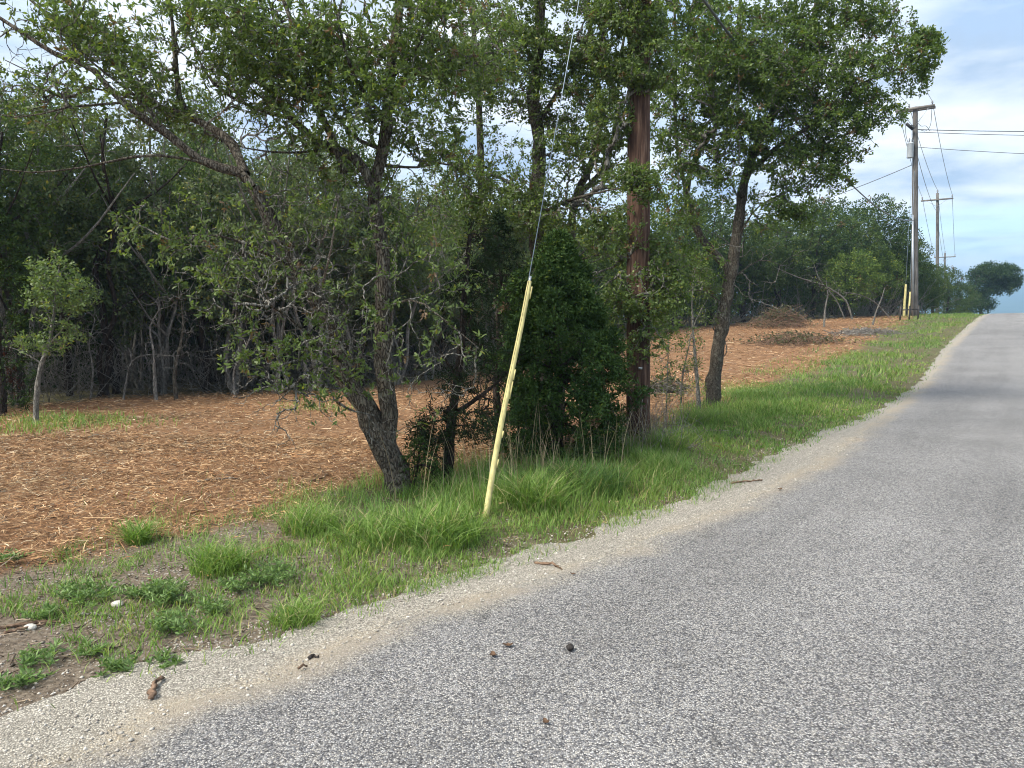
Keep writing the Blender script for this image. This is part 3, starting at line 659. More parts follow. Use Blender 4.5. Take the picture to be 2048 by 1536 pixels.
leafy = pix_clumps([(920, 200, 90, 110, D, .7, 240), (1020, 110, 90, 110, D - .2, .7, 240), (1110, 150, 70, 100, D - .3, .6, 190), (1195, 130, 60, 120, D - .3, .6, 240), (930, 300, 90, 70, D, .6, 150), (1150, 280, 70, 70, D - .3, .5, 150), (1060, 420, 120, 60, D - .5, .5, 170), (980, 50, 120, 110, D, .9, 819), (1120, 40, 120, 100, D - .2, .9, 852), (1250, 60, 80, 100, D - 1.1, .5, 1216), (1290, 130, 60, 50, D - 1.3, .3, 347), (1010, 190, 100, 90, D, .8, 409), (1150, 200, 80, 90, D, .7, 374),
                    (1090, 330, 80, 70, D - .4, .6, 224), (960, 340, 100, 80, D - .2, .7, 349), (1010, 430, 90, 60, D - .3, .6, 274), (900, 440, 80, 60, D - .3, .6, 224), (1180, 330, 90, 80, D - .4, .6, 274), (1150, 450, 90, 60, D - .4, .5, 274),
                    (1265, 375, 60, 50, D - 1.5, .25, 254), (1230, 470, 70, 60, D - .9, .4, 338), (1290, 590, 90, 60, D - 1.2, .3, 465), (1330, 520, 70, 70, D - .9, .4, 388), (1210, 640, 60, 60, D - .9, .3, 136), (1220, 240, 50, 60, D - 1.0, .3, 288), (1290, 690, 50, 40, D - 1.2, .2, 76)], r_)
bare = pix_clumps([(1000, 300, 180, 160, D, .7, 160), (1180, 500, 120, 120, D - .5, .5, 160), (1300, 560, 100, 90, D - 1, .4, 90), (1150, 200, 120, 150, D, .6, 100)], r_)
make_tree('oak_tree', 'oak with several upright stems rising behind the dark juniper', base, limbs, leafy, bare, shape='diamond', per=10, length=.055, width=.026, cols=OAK, seed=22, spread=.045, twig_r=.0024, gnarl=.15)

# ---- the right oak
B = gp(1424, 812); D = B[1]; base = onground(B, -.12)
limbs = [([base, *pl(D, (1426, 770), (1434, 710), (1444, 650), (1456, 580), (1470, 500), (1480, 420), (1492, 350), (1520, 280), (1560, 200), (1600, 120), (1630, 30), (1640, -80))], .150, .045),
         (pl(D, (1462, 545), (1400, 470, D + .5), (1372, 390, D + .8), (1400, 300, D + .8), (1440, 240, D + .8), (1470, 150, D + .8), (1480, 20, D + .8), (1490, -120, D + .8)), .085, .028),
         (pl(D, (1386, 420, D + .8), (1360, 330, D + .8), (1350, 230, D + .8), (1352, 100, D + .7), (1345, -50, D + .6)), .05, .02),
         (pl(D, (1492, 350), (1560, 290, D - .4), (1640, 240, D - .8), (1720, 170, D - 1.0), (1790, 140, D - 1.0), (1850, 110, D - 1.0)), .055, .010),
         (pl(D, (1550, 300, D - .4), (1620, 300, D - .6), (1690, 270, D - .8), (1750, 250, D - .9)), .03, .008),
         (pl(D, (1610, 90), (1680, 50, D - .3), (1740, 10, D - .4)), .03, .010),
         (pl(D, (1474, 480), (1510, 420, D - .3), (1560, 390, D - .5), (1620, 370, D - .6)), .022, .006),
         (pl(D, (1484, 410), (1440, 330, D - .4), (1380, 290, D - .5)), .02, .006),
         (pl(D, (1450, 610), (1400, 580, D - .4), (1340, 600, D - .6), (1300, 640, D - .7)), .015, .005),
         (pl(D, (1460, 560), (1520, 520, D - .2), (1560, 530, D - .3)), .012, .004)]
r_ = np.random.default_rng(31)
RO = ((.052, .096, .027), (.17, .245, .066))
leafy = pix_clumps([(1400, 180, 60, 120, D, .8, 240), (1355, 330, 50, 90, D, .6, 130), (1420, 390, 50, 50, D + .3, .4, 60), (1590, 20, 120, 60, D - .4, .7, 160), (1370, 80, 80, 110, D, 1.0, 495), (1460, 70, 100, 120, D, 1.2, 711), (1570, 80, 100, 120, D, 1.2, 648), (1660, 60, 90, 90, D - .3, .9, 409), (1730, 30, 60, 50, D - .4, .6, 159), (1640, 160, 90, 80, D - .5, .9, 430), (1510, 190, 110, 80, D, 1.1, 560),
                    (1740, 150, 80, 60, D - .9, .6, 268), (1815, 120, 60, 45, D - 1, .4, 159), (1850, 110, 38, 42, D - 1, .3, 96), (1760, 220, 60, 40, D - .9, .4, 128), (1650, 250, 90, 60, D - .7, .7, 321), (1560, 280, 90, 60, D - .3, .8, 321), (1690, 290, 60, 40, D - .7, .4, 138),
                    (1590, 340, 80, 45, D - .5, .6, 193), (1650, 360, 55, 35, D - .5, .4, 96), (1390, 330, 60, 80, D, .8, 235), (1430, 240, 70, 70, D, .8, 235), (1470, 330, 60, 50, D - .4, .5, 116), (1590, 410, 50, 30, D - .5, .3, 63), (1350, 420, 60, 60, D - .1, .6, 159), (1330, 240, 40, 70, D, .6, 128),
                    (1420, 120, 80, 80, D - 1.0, .5, 278), (1540, 130, 100, 80, D - 1.1, .5, 321), (1490, 240, 80, 60, D - .9, .5, 193), (1400, 520, 60, 50, D - .2, .4, 106), (1330, 640, 60, 40, D - .6, .3, 96), (1400, 560, 50, 50, D, .4, 60), (1325, 60, 55, 110, D, .7, 187), (1310, 190, 45, 80, D, .5, 98), (1560, 395, 70, 45, D - .4, .5, 121), (1625, 420, 45, 40, D - .5, .4, 66), (1540, 450, 40, 35, D - .4, .3, 32), (1850, 80, 30, 24, D - 1, .25, 39), (1835, 165, 26, 24, D - 1, .25, 32), (1780, 60, 60, 40, D - .8, .4, 66), (1690, 200, 80, 50, D - .8, .5, 121)], r_)
bare = pix_clumps([(1480, 450, 90, 90, D, .6, 90), (1560, 470, 80, 90, D - .2, .5, 45), (1440, 560, 90, 90, D - .2, .5, 110), (1500, 600, 70, 60, D, .4, 40), (1440, 690, 30, 80, D, .15, 40)], r_)
make_tree('oak_tree', 'dense oak with a dark slanting trunk standing alone beside the right end of the trees', base, limbs, leafy, bare, shape='diamond', per=13, length=.068, width=.035, cols=RO, seed=32, spread=.085, twig_r=.003, gnarl=.12, back=.5)

# ---- junipers
JUN = ((.018, .046, .012), (.075, .130, .032))
def juniper(label, base, h, rx, ry, n, seed, per=26, name='juniper_tree', top=.35, cols=JUN, zlo=.03, trunk_r=.07, lean=(0, 0), length=.055, group=None, lump=.3, width=.014):
    r = np.random.default_rng(seed); base = onground(base, -.05)
    trunk = np.array([base + np.array([lean[0] * f, lean[1] * f, h * f * .96]) + np.append(r.normal(0, .03, 2), 0) * (f > 0) for f in np.linspace(0, 1, 8)])
    # crown: drooping lumps along the axis
    z = r.random(n) ** .8; az_ = r.random(n) * 2 * pi
    prof = np.interp(z, [0, .08, .28, .55, .82, 1], [.72, .95, 1.0, .84, .46, .06]) if top < .5 else np.interp(z, [0, .3, .7, 1], [.6, 1, .8, .2])
    lum = 1 + lump * (vnoise(az_ * 2.2 + seed, z * 7, seed) - .5) * 2
    rr = prof * lum * (.35 + .65 * r.random(n) ** .45)
    T = base + np.stack([np.cos(az_) * rr * rx + lean[0] * z, np.sin(az_) * rr * ry + lean[1] * z, h * (zlo + (1 - zlo) * z)], 1)
    return make_tree(name, label, base, [(trunk, trunk_r, .012)], T, None, group=group, per=per, length=length, width=width, cols=cols, shape='diamond', spread=.07, bark=M_bark_dark, twig=M_bark_dark,
                     lmat=M_juniper, seed=seed + 1, twig_r=.0028, gnarl=.08, back=.75, fwd=.9, upb=.1)
juniper('dense dark green juniper bush close behind the yellow guard', at(1116, 915, 9.0), 2.7, .82, .8, 2300, 41, per=40, width=.020, lump=.50, zlo=.0)
juniper('tall narrow blackish juniper left of the dense juniper bush', at(1000, 900, 9.9), 3.1, .62, .5, 420, 43, per=24, cols=((.007, .018, .007), (.020, .040, .012)), trunk_r=.06)
# thin young juniper with open branches, dark stem
B = gp(895, 962); D = B[1]; base = onground(B)
r_ = np.random.default_rng(45)
limbs = [([base, *pl(D, (897, 900), (906, 820), (918, 740), (926, 660), (930, 560), (940, 470))], .062, .02),
         (pl(D, (905, 830), (950, 800), (1000, 760), (1040, 720)), .03, .008), (pl(D, (915, 760), (880, 700), (850, 650)), .018, .006)]
leafy = pix_clumps([(890, 850, 70, 40, D - .1, .3, 90), (860, 870, 50, 40, D - .2, .25, 50), (960, 850, 70, 40, D, .3, 60), (900, 780, 60, 50, D, .3, 50), (940, 600, 60, 90, D + .2, .4, 120), (960, 500, 60, 60, D + .3, .4, 90), (860, 930, 40, 25, D - .3, .2, 22), (990, 700, 50, 70, D, .3, 60)], r_)
bare = pix_clumps([(920, 780, 110, 120, D, .4, 120), (1000, 780, 60, 70, D, .3, 40), (900, 900, 50, 40, D, .2, 20)], r_)
make_tree('juniper_tree', 'thin open juniper with a blackish stem between the leaning oak and the yellow guard', base, limbs, leafy, bare, per=22, length=.05, width=.010, cols=((.010, .022, .010), (.03, .05, .018)), shape='diamond',
          spread=.06, bark=M_bark_dark, twig=M_bark_dark, lmat=M_juniper, seed=46, twig_r=.0022, back=.7)
# seedling juniper at the foot of the leaning oak
juniper('knee-high juniper seedling at the foot of the leaning oak', gp(838, 985), .55, .26, .2, 60, 47, per=18, trunk_r=.012, length=.05, name='juniper_seedling', width=.010)

# ---- the pale sapling in front of the thicket
B = gp(72, 848); D = B[1]; base = onground(B, -.05)
r_ = np.random.default_rng(51)
limbs = [([base, *pl(D, (72, 800), (76, 760), (84, 725), (98, 690), (106, 640), (112, 590), (118, 540))], .048, .012), (pl(D, (84, 728), (60, 712), (35, 700), (20, 695)), .016, .005),
         (pl(D, (98, 690), (130, 650), (150, 610)), .016, .005), (pl(D, (104, 650), (85, 600), (80, 560)), .012, .004)]
leafy = pix_clumps([(110, 545, 42, 42, D, .5, 79), (130, 590, 60, 40, D, .5, 79), (165, 600, 30, 40, D, .3, 21), (90, 600, 35, 50, D, .4, 36), (80, 690, 60, 26, D, .4, 32), (150, 660, 40, 22, D, .3, 20), (50, 690, 30, 20, D, .3, 8)], r_)
bare = pix_clumps([(90, 690, 70, 40, D, .4, 40)], r_)
make_tree('oak_sapling', 'pale-trunked young oak standing alone before the dark thicket', base, limbs, leafy, bare, per=15, length=.065, width=.03, cols=((.08, .13, .05), (.20, .27, .10)), shape='diamond', seed=52, spread=.09, bark=M_bark_pale, twig=M_twig, twig_r=.003)

# ---- thin stems between the pole and the right oak
for k, (uv, lab) in enumerate([([(1398, 822), (1394, 760), (1388, 690), (1384, 600), (1390, 540)], 'slender grey sapling just left of the right oak trunk'),
                               ([(1362, 812), (1364, 760), (1376, 700), (1392, 640), (1420, 590)], 'thin crooked sapling stem between pole and right oak'),
                               ([(1332, 830), (1334, 770), (1336, 715), (1338, 660)], 'leafless thin sapling nearest the red-brown pole')]):
    B = gp(*uv[0]); D = B[1]; base = onground(B, -.03); r_ = np.random.default_rng(55 + k)
    pts = [base, *pl(D, *uv[1:])]
    u_, v_ = uv[-1]; um, vm = uv[2]
    leafy = pix_clumps([(um, vm, 28, 60, D, .3, 26), (u_, v_ + 20, 34, 50, D, .3, 40 if k < 2 else 6), (uv[1][0], uv[1][1], 22, 40, D, .25, 14)], r_)
    bare = pix_clumps([(um, vm, 30, 70, D, .3, 36)], r_)
    make_tree('sapling', lab, base, [(pts, (.045, .02, .014)[k], .006)], leafy, bare, per=9, length=.055, width=.024, cols=OAK, shape='diamond', seed=60 + k, spread=.07, twig_r=.0026, bark=M_twig)

# ---- thicket: a few grown trees, then copies with their own place
def generic(name, label, h, crown, n, seed, stems=1, per=20, length=.085, width=.04, cols=((.030, .058, .024), (.090, .130, .052)), bark=None, barelow=40, lmat=None, trunk_r=.085, group=None, spread=.14, twig=None):
    r = np.random.default_rng(seed); limbs = []
    for k in range(stems):
        a = r.random() * 2 * pi; off = np.array([cos(a), sin(a), 0]) * (.12 if stems > 1 else 0); lean = r.normal(0, .13, 2) * h * .5
        pts = [off * (1 if k else 0)] + [off * (1 + f) + np.array([lean[0] * f, lean[1] * f, h * .85 * f]) + np.append(r.normal(0, .10, 2), 0) for f in np.linspace(.15, 1, 6)]
        limbs.append((pts, trunk_r * (1 if k == 0 else .75), .018))
        for m in range(4):
            f = .35 + .5 * r.random(); i_ = 1 + int(f * 4.5); p0 = np.array(pts[i_]); a2 = r.random() * 2 * pi; ln = h * (.18 + .15 * r.random())
            limbs.append(([p0, p0 + np.array([cos(a2), sin(a2), .7]) * ln * .5, p0 + np.array([cos(a2), sin(a2), .9]) * ln], .03, .008))
    T = np.concatenate([ell((c[0], c[1], c[2] * h), (c[3], c[4], c[5] * h), int(n * c[6]), r) for c in crown])
    bare = np.stack([r.normal(0, .55, barelow), r.normal(0, .55, barelow), h * (.06 + .45 * r.random(barelow))], 1)
    return make_tree(name, label, (0, 0, 0), limbs, T, bare, group=group, per=per, length=length, width=width, cols=cols, shape='diamond', seed=seed + 1, spread=spread, bark=bark or M_bark_dark, twig=twig or M_twig, lmat=lmat or M_leaf_far, twig_r=.0034)
GT = 'trees of the thicket behind the cleared field'
LT = 'grey-green tree crowded among others in the dark thicket on the left'
protos = [
    generic('thicket_tree', LT, 5.6, [(0, 0, .72, 1.1, 1.1, .27, .6), (.5, .2, .55, .8, .8, .18, .2), (-.5, -.1, .45, .7, .7, .16, .2)], 420, 71, stems=2, barelow=90, group=GT, bark=M_twig, cols=((.085, .120, .068), (.21, .25, .135))),
    generic('thicket_tree', LT, 6.2, [(0, 0, .75, .9, .9, .26, .6), (-.4, .3, .5, .9, .8, .2, .4)], 430, 73, stems=1, barelow=110, group=GT, cols=((.045, .085, .028), (.13, .19, .06))),
    generic('thicket_tree', LT, 5.0, [(.2, 0, .66, 1.2, 1.1, .3, .7), (-.6, -.3, .42, .7, .7, .2, .3)], 430, 75, stems=3, trunk_r=.05, barelow=120, group=GT, bark=M_bark_pale, cols=((.065, .098, .052), (.17, .215, .105))),
    generic('thicket_tree', LT, 5.9, [(0, 0, .6, .85, .85, .36, 1.0)], 400, 77, stems=2, barelow=110, cols=((.055, .09, .042), (.15, .195, .085)), group=GT)]
r_ = np.random.default_rng(81)
spots = []
fx0, fx1 = -9.5, 1.0
row_spec = [(.25, 17, 1.0), (1.6, 15, 1.0), (3.2, 13, 1.06), (5.2, 10, 1.12)]
for ri, (back, cnt, sc) in enumerate(row_spec):
    for k in range(cnt):
        x = -11.5 + (13.5) * (k + .5 + .55 * (r_.random() - .5)) / cnt
        y = np.interp(x, FOREST[:, 0], FOREST[:, 1]) + back + .6 * r_.random()
        spots.append((x, y, sc * (.78 + .42 * r_.random()), ri))
used = [False] * 4
ORD = ['first', 'second', 'third', 'fourth', 'fifth', 'sixth', 'seventh', 'eighth', 'ninth', 'tenth', 'eleventh', 'twelfth', 'thirteenth', 'fourteenth', 'fifteenth', 'sixteenth', 'seventeenth']
ROWN = ['front', 'second', 'third', 'last']
seen = {}
for k, (x, y, sc, ri) in enumerate(spots):
    p = protos[k % 4 if ri else int(r_.integers(4))]; pi_ = protos.index(p)
    z = float(zt(x, y)) - .06; rz = r_.random() * 6.28
    zs = (1.10 if x < -5 else 1.0); uu_ = float(project(np.array([x, y, 1.0]))[0])
    if uu_ < -260: continue
    if uu_ < 0: lab = f'grey-green thicket tree just past the left edge, {ROWN[ri]} row'
    else: seen[ri] = seen.get(ri, 0) + 1; lab = f'grey-green thicket tree, {ORD[seen[ri] - 1]} from the left in the {ROWN[ri]} row behind the cleared field'
    if not used[pi_]:
        used[pi_] = True; p.location = (x, y, z); p.rotation_euler = (0, 0, rz); p.scale = (sc, sc, sc * zs); p['label'] = lab
    else: copy_thing(p, (x, y, z), rz, (sc, sc, sc * zs), label=lab)
# individually recognisable thicket members
juniper('bright-tipped juniper at the far left edge before the thicket', at(5, 800, 13.0), 3.9, .75, .7, 420, 83, per=26, cols=((.014, .034, .008), (.05, .085, .018)), length=.08, width=.02)

juniper('small rust-red dead juniper at the left edge under the thicket', at(-6, 800, 13.4), 1.7, .42, .4, 110, 85, per=16, cols=((.05, .016, .010), (.13, .04, .022)), length=.08, width=.014, name='dead_juniper')
for k, (uv, lab, r0) in enumerate([([(312, 800), (309, 755), (307, 700), (300, 655), (318, 620)], 'pale dead trunk standing at the thicket edge behind the leaning oak boughs', .045),
                                   ([(246, 800), (252, 765), (262, 725), (290, 710), (345, 712)], 'pale dead stem bowed over to the right at the thicket edge', .028),
                                   ([(180, 800), (186, 740), (178, 690), (190, 640)], 'thin pale dead stem just right of the lone sapling', .025),
                                   ([(352, 800), (350, 740), (366, 660), (362, 600)], 'dark dead trunk beside the pale dead trunk', .05),
                                   ([(470, 795), (468, 740), (490, 700), (505, 660)], 'grey dead stem leaning right at the thicket edge', .03)]):
    B = gp(*uv[0]); D = B[1]; base = onground(B, -.05); rr_ = np.random.default_rng(260 + k)
    bare = pix_clumps([(uv[2][0], uv[2][1], 40, 40, D, .5, 34), (uv[-1][0], uv[-1][1], 45, 35, D, .5, 34)], rr_)
    make_tree('dead_sapling', lab, base, [([base, *pl(D, *uv[1:])], r0, .008)], np.zeros((0, 3)), bare, seed=270 + k, bark=M_dead if k != 3 else M_bark, twig=M_dead if k != 3 else M_twig, twig_r=.0035)

# ---- far side of the field and the roadside trees up to the crest
G2 = 'trees along the far side of the field'
L2 = 'dark bushy oak in the row along the far side of the field'
far_p = [
    generic('roadside_tree', L2, 7.0, [(0, 0, .68, 2.1, 2.0, .30, .5), (1.2, .3, .45, 1.5, 1.4, .26, .2), (-1.2, -.3, .4, 1.5, 1.4, .26, .2), (0, -.6, .18, 1.6, 1.3, .16, .1)], 560, 91, stems=2, per=20, length=.16, width=.085, spread=.26, barelow=60, group=G2, trunk_r=.12,
            cols=((.030, .060, .020), (.095, .140, .044))),
    generic('roadside_tree', L2, 6.2, [(0, 0, .6, 2.3, 2.2, .36, .7), (.8, -.8, .35, 1.6, 1.5, .24, .3)], 520, 93, stems=3, per=20, length=.16, width=.085, spread=.26, barelow=70, group=G2, trunk_r=.10, cols=((.034, .066, .022), (.105, .150, .044))),
    generic('roadside_tree', L2, 5.2, [(0, 0, .55, 2.0, 1.9, .42, 1.0)], 460, 95, stems=3, per=20, length=.16, width=.085, spread=.26, barelow=50, group=G2, trunk_r=.09, cols=((.05, .10, .022), (.17, .23, .055)))]
far_spots = [  # u, depth, proto, scale, label
    (880, 31, 0, .85, None), (960, 33, 1, .9, None), (1040, 36, 0, .9, None), (1120, 38, 1, .95, None), (1200, 40, 2, 1.0, None), (1270, 43, 0, .95, None), (1340, 45, 1, 1.0, None),
    (1420, 47, 0, 1.0, None), (1490, 48.5, 1, 1.0, None), (1555, 50, 1, 1.0, None), (1625, 51, 0, 1.0, 'dark oak with the highest crown in the row before the transformer pole'), (1690, 53, 1, 1.05, None), (1740, 55, 0, 1.08, 'dark oak close beside the transformer pole in the far row'),
    (1700, 49.0, 2, .78, 'yellow-green leafy bush bulging forward from the far tree row'), (1752, 52.5, 2, .80, 'yellow-green bushy tree just left of the far yellow guards'), (1800, 57, 1, .85, 'dark tree behind the two far yellow guards'),
    (900, 37, 1, 1.0, None), (1060, 43, 0, 1.0, None), (1220, 48, 1, 1.05, None), (1380, 53, 0, 1.05, None), (1530, 57, 1, 1.1, None), (1660, 60, 0, 1.15, None),
    (1782, 55, 0, .88, 'dark tree filling the row just left of the far yellow guards'), (1812, 61, 0, .9, 'dark tree rising right behind the transformer pole'),
    (1832, 58, 1, .72, 'low dark brushy tree under the transformer pole beside the verge'), (1862, 66, 1, .80, 'greyish shrubby tree right of the transformer pole'), (1893, 74, 0, .78, 'dark round shrubby tree below the second crossarm pole'),
    (1918, 84, 1, .85, 'small dark tree just before the round tree at the crest')]
usedf = [False] * 3; nf = 0
r_ = np.random.default_rng(97)
for (u, D, k, sc, lab) in far_spots:
    sc = sc * (1.18 if u < 1790 else 1.05); x = at(u, 650, D)[0]; z = float(zt(x, D)) - .1; rz = r_.random() * 6.28
    if not usedf[k]: usedf[k] = True; o = far_p[k]; o.location = (x, D, z); o.rotation_euler = (0, 0, rz); o.scale = (sc,) * 3
    else: o = copy_thing(far_p[k], (x, D, z), rz, sc)
    if not lab: nf += 1; lab = f'dark bushy oak, {ORD[nf - 1]} from the left in the row across the far field' if nf <= 11 else f'dark oak showing behind the far row, {ORD[nf - 12]} from the left'
    o['label'] = lab
    if lab: o['group'] = 'trees along the far side of the field'
# round tree at the crest, leaning over the road
D = 98.0; base = np.array([at(1957, 650, D)[0], D, 0]); base = onground(base, -.1)
k_ = D / F
r_ = np.random.default_rng(99)
limbs = [([base, base + [.3, 0, 1.2], *pl(D, (1962, 598), (1975, 575), (1990, 560))], .28, .10), (pl(D, (1962, 598), (1950, 575), (1955, 550)), .16, .06), (pl(D, (1972, 580), (2000, 572), (2022, 568)), .12, .04)]
leafy = pix_clumps([(1985, 548, 36, 24, D, 2.2, 300), (2015, 555, 26, 24, D, 1.8, 170), (1960, 565, 26, 34, D, 2.0, 220), (1968, 600, 20, 26, D, 1.8, 120), (2000, 575, 34, 14, D, 1.8, 100), (1945, 610, 24, 18, D - 1, 1.6, 100), (2030, 560, 14, 12, D, 1.0, 40)], r_)
make_tree('oak_tree', 'round-crowned oak at the road crest, farthest of the roadside trees', base, limbs, leafy, None, per=24, length=.24, width=.13, cols=((.022, .05, .018), (.06, .10, .035)), shape='diamond', spread=.45, seed=100, twig_r=.012, lmat=M_leaf_far, maxr=.12)

# ---- understory: dead twigs and leaves between the trunks, and the wood behind
def scatter_leaves(P, r, length, width, cols):
    m = len(P); ax = norm(r.normal(size=(m, 3))); nr_ = norm(r.normal(size=(m, 3)) + np.array([0, 0, .6]))
    v, q, t, k = leaves(P, ax, nr_, length * (.6 + .8 * r.random(m)), width * (.6 + .8 * r.random(m)), 'diamond')
    f = r.random((m, 1)); c = np.asarray(cols[0]) * (1 - f) + np.asarray(cols[1]) * f
    return v, q, np.repeat(c, k, 0)
r_ = np.random.default_rng(111)
n = 2600
x = -12 + 14.5 * r_.random(n); back = r_.random(n) ** 1.3 * 6.0; y = np.interp(x, FOREST[:, 0], FOREST[:, 1]) + back + .2
h0 = r_.random(n) * .6; z = zt(x, y)
a = r_.random(n) * 2 * pi; ln = .5 + 1.5 * r_.random(n); el = radians(10) + r_.random(n) * radians(75)
p0 = np.stack([x, y, z + h0 * (r_.random(n) < .6)], 1); d = np.stack([np.cos(a) * np.cos(el), np.sin(a) * np.cos(el), np.sin(el)], 1)
P = p0[:, None, :] + d[:, None, :] * (ln[:, None] * np.linspace(0, 1, 4)[None, :])[:, :, None]; P[:, 1:] += r_.normal(0, .07, (n, 3, 3))
rr = (.004 + .007 * r_.random(n))[:, None] * np.linspace(1, .35, 4)[None, :]
v, q, _ = tubes(P, rr, 3)
tag(obj('undergrowth', mesh('undergrowth', v, q), M_twig), 'tangle of dead grey twigs between the thicket trunks', 'undergrowth', kind='stuff')
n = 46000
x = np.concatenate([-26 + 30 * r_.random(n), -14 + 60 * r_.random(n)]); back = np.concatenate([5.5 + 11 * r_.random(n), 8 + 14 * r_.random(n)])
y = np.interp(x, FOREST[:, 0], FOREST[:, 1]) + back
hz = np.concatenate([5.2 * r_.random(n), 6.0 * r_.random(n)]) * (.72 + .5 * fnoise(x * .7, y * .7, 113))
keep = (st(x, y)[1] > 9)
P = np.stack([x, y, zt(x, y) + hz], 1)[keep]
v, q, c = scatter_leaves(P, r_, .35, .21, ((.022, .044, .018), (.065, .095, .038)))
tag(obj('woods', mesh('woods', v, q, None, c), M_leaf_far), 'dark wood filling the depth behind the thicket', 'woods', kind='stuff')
# brush at the foot of the far row
n = 480
u = 1290 + 560 * r_.random(n); Dp = np.interp(u, [1290, 1400, 1500, 1800, 1850], [42, 46, 47.5, 50, 56]) + 3.0 * r_.random(n)
x = (u - 1024) / F * Dp; y = Dp; z = zt(x, y)
a = r_.random(n) * 2 * pi; ln = .8 + 2.2 * r_.random(n); el = radians(15) + r_.random(n) * radians(65)
d = np.stack([np.cos(a) * np.cos(el), np.sin(a) * np.cos(el), np.sin(el)], 1)
P = np.stack([x, y, z], 1)[:, None, :] + d[:, None, :] * (ln[:, None] * np.linspace(0, 1, 4)[None, :])[:, :, None]; P[:, 1:] += r_.normal(0, .15, (n, 3, 3))
v, q, _ = tubes(P, (.012 + .022 * r_.random(n))[:, None] * np.linspace(1, .4, 4)[None, :], 3)
tag(obj('brush', mesh('brush', v, q), M_twig), 'grey dead brush at the foot of the far tree row', 'brush', kind='stuff')

# ================================================================== POLES, WIRES, GUARDS
def woodpole(name, c0, c1, c2, sc=1.0):
    m, t, b = mat(name)
    c, o = texco(t, 'Object', (9 * sc, 9 * sc, .55 * sc))
    n = N(t, 'ShaderNodeTexNoise', inp={'Scale': 3.2, 'Detail': 8.0, 'Roughness': .68, 'Distortion': .15}); L(t, c, o, n, 'Vector')
    r = ramp(t, [(.30, c0), (.50, c1), (.72, c2)]); L(t, n, 0, r, 0)
    n2_ = N(t, 'ShaderNodeTexNoise', inp={'Scale': 1.1, 'Detail': 4.0}); tcn = N(t, 'ShaderNodeTexCoord'); L(t, tcn, 'Object', n2_, 'Vector')
    r2 = ramp(t, [(.35, .55), (.65, 1.15)]); L(t, n2_, 0, r2, 0)
    mu = N(t, 'ShaderNodeMix', data_type='RGBA', blend_type='MULTIPLY', inp={0: 1.0}); L(t, r, 0, mu, 6); L(t, r2, 0, mu, 7)
    L(t, mu, 2, b, 'Base Color'); b.inputs['Roughness'].default_value = .85; b.inputs['Specular IOR Level'].default_value = .2
    bp = N(t, 'ShaderNodeBump', inp={'Strength': 1.0, 'Distance': .02}); L(t, n, 0, bp, 'Height'); L(t, bp, 0, b, 'Normal')
    return m
M_pole = woodpole('red_brown_pole_wood', (.018, .010, .008), (.095, .055, .040), (.25, .165, .120))
M_pole_grey = woodpole('weathered_grey_pole_wood', (.06, .055, .05), (.15, .14, .13), (.25, .235, .215), .6)
M_arm = plain('grey_crossarm_wood', (.17, .16, .145), .85, spec=.2, var=.25, scale=4, stretch=(1, 1, 1))
M_steel = plain('galvanised_steel', (.42, .45, .48), .45, .7, var=.1)
M_wire = plain('dull_wire', (.14, .15, .165), .6, .3, var=.05)
M_cable = plain('steel_guy_strand', (.26, .32, .38), .5, .5, var=.08, scale=60)
M_guard = plain('faded_yellow_plastic', (.50, .45, .20), .55, spec=.3, var=.20, scale=9.0, stretch=(3, 3, .6))
M_porc = plain('grey_porcelain', (.32, .33, .35), .3, spec=.5, var=.1)
M_can = plain('transformer_paint', (.42, .46, .49), .45, spec=.4, var=.06)
M_stick_dark = plain('grimy_seam', (.20, .17, .09), .8, var=.3, scale=20)
M_black = plain('black_rubber', (.02, .02, .022), .6, var=.1)

def pole_shaft(p0, p1, r0, r1, sides=28, n=60, seed=3, groove=.035):
    r = np.random.default_rng(seed)
    c = np.asarray(p0) + (np.asarray(p1) - np.asarray(p0)) * np.linspace(0, 1, n)[:, None]
    R = r0 + (r1 - r0) * np.linspace(0, 1, n)
    v, q, t = tubes(c, R, sides, cap=True)
    g = np.tile(r.normal(0, groove, sides), n) * np.repeat(np.clip(.6 + r.normal(0, .2, n), .2, 1), sides)
    v = v + (v - np.repeat(c, sides, 0)) * g[:, None]
    return v, q, t
def lathe(prof, c, sides=14):
    """profile [(r, z)] turned about the vertical through c"""
    P = np.array([[c[0], c[1], c[2] + z] for _, z in prof]); R = np.array([max(r, .0005) for r, _ in prof])
    a = np.linspace(0, 2 * pi, sides, endpoint=False)
    v = np.concatenate([np.stack([c[0] + r * np.cos(a), c[1] + r * np.sin(a), np.full(sides, c[2] + z)], 1) for r, z in prof])
    k = len(prof); i = np.arange(k - 1)[:, None] * sides; j = np.arange(sides)[None, :]; j2 = (j + 1) % sides
    q = np.stack([i + j, i + j2, i + sides + j2, i + sides + j], -1).reshape(-1, 4)
    return v, q
def part(name, mb, m, root, smooth=False):
    return obj(name, mb.mesh(name, np.array(root.location), smooth), m, root)
DIR3 = np.array([DS[0], DS[1], 0.0]); LEFT3 = np.array([DT[0], DT[1], 0.0])
def insulator(root, c, s=1.0):
    v, q = lathe([(.018 * s, 0), (.02 * s, .06 * s), (.05 * s, .07 * s), (.055 * s, .10 * s), (.03 * s, .12 * s), (.045 * s, .14 * s), (.045 * s, .17 * s), (.02 * s, .19 * s), (.001, .20 * s)], c, 10)
    return part('insulator', MB().add(v, q), M_porc, root, True)
def bar(mb, a, b, r=.02, sides=6): v, q, t = tubes(np.array([a, b]), np.array([r, r]), sides, cap=True); mb.add(v, q, t)

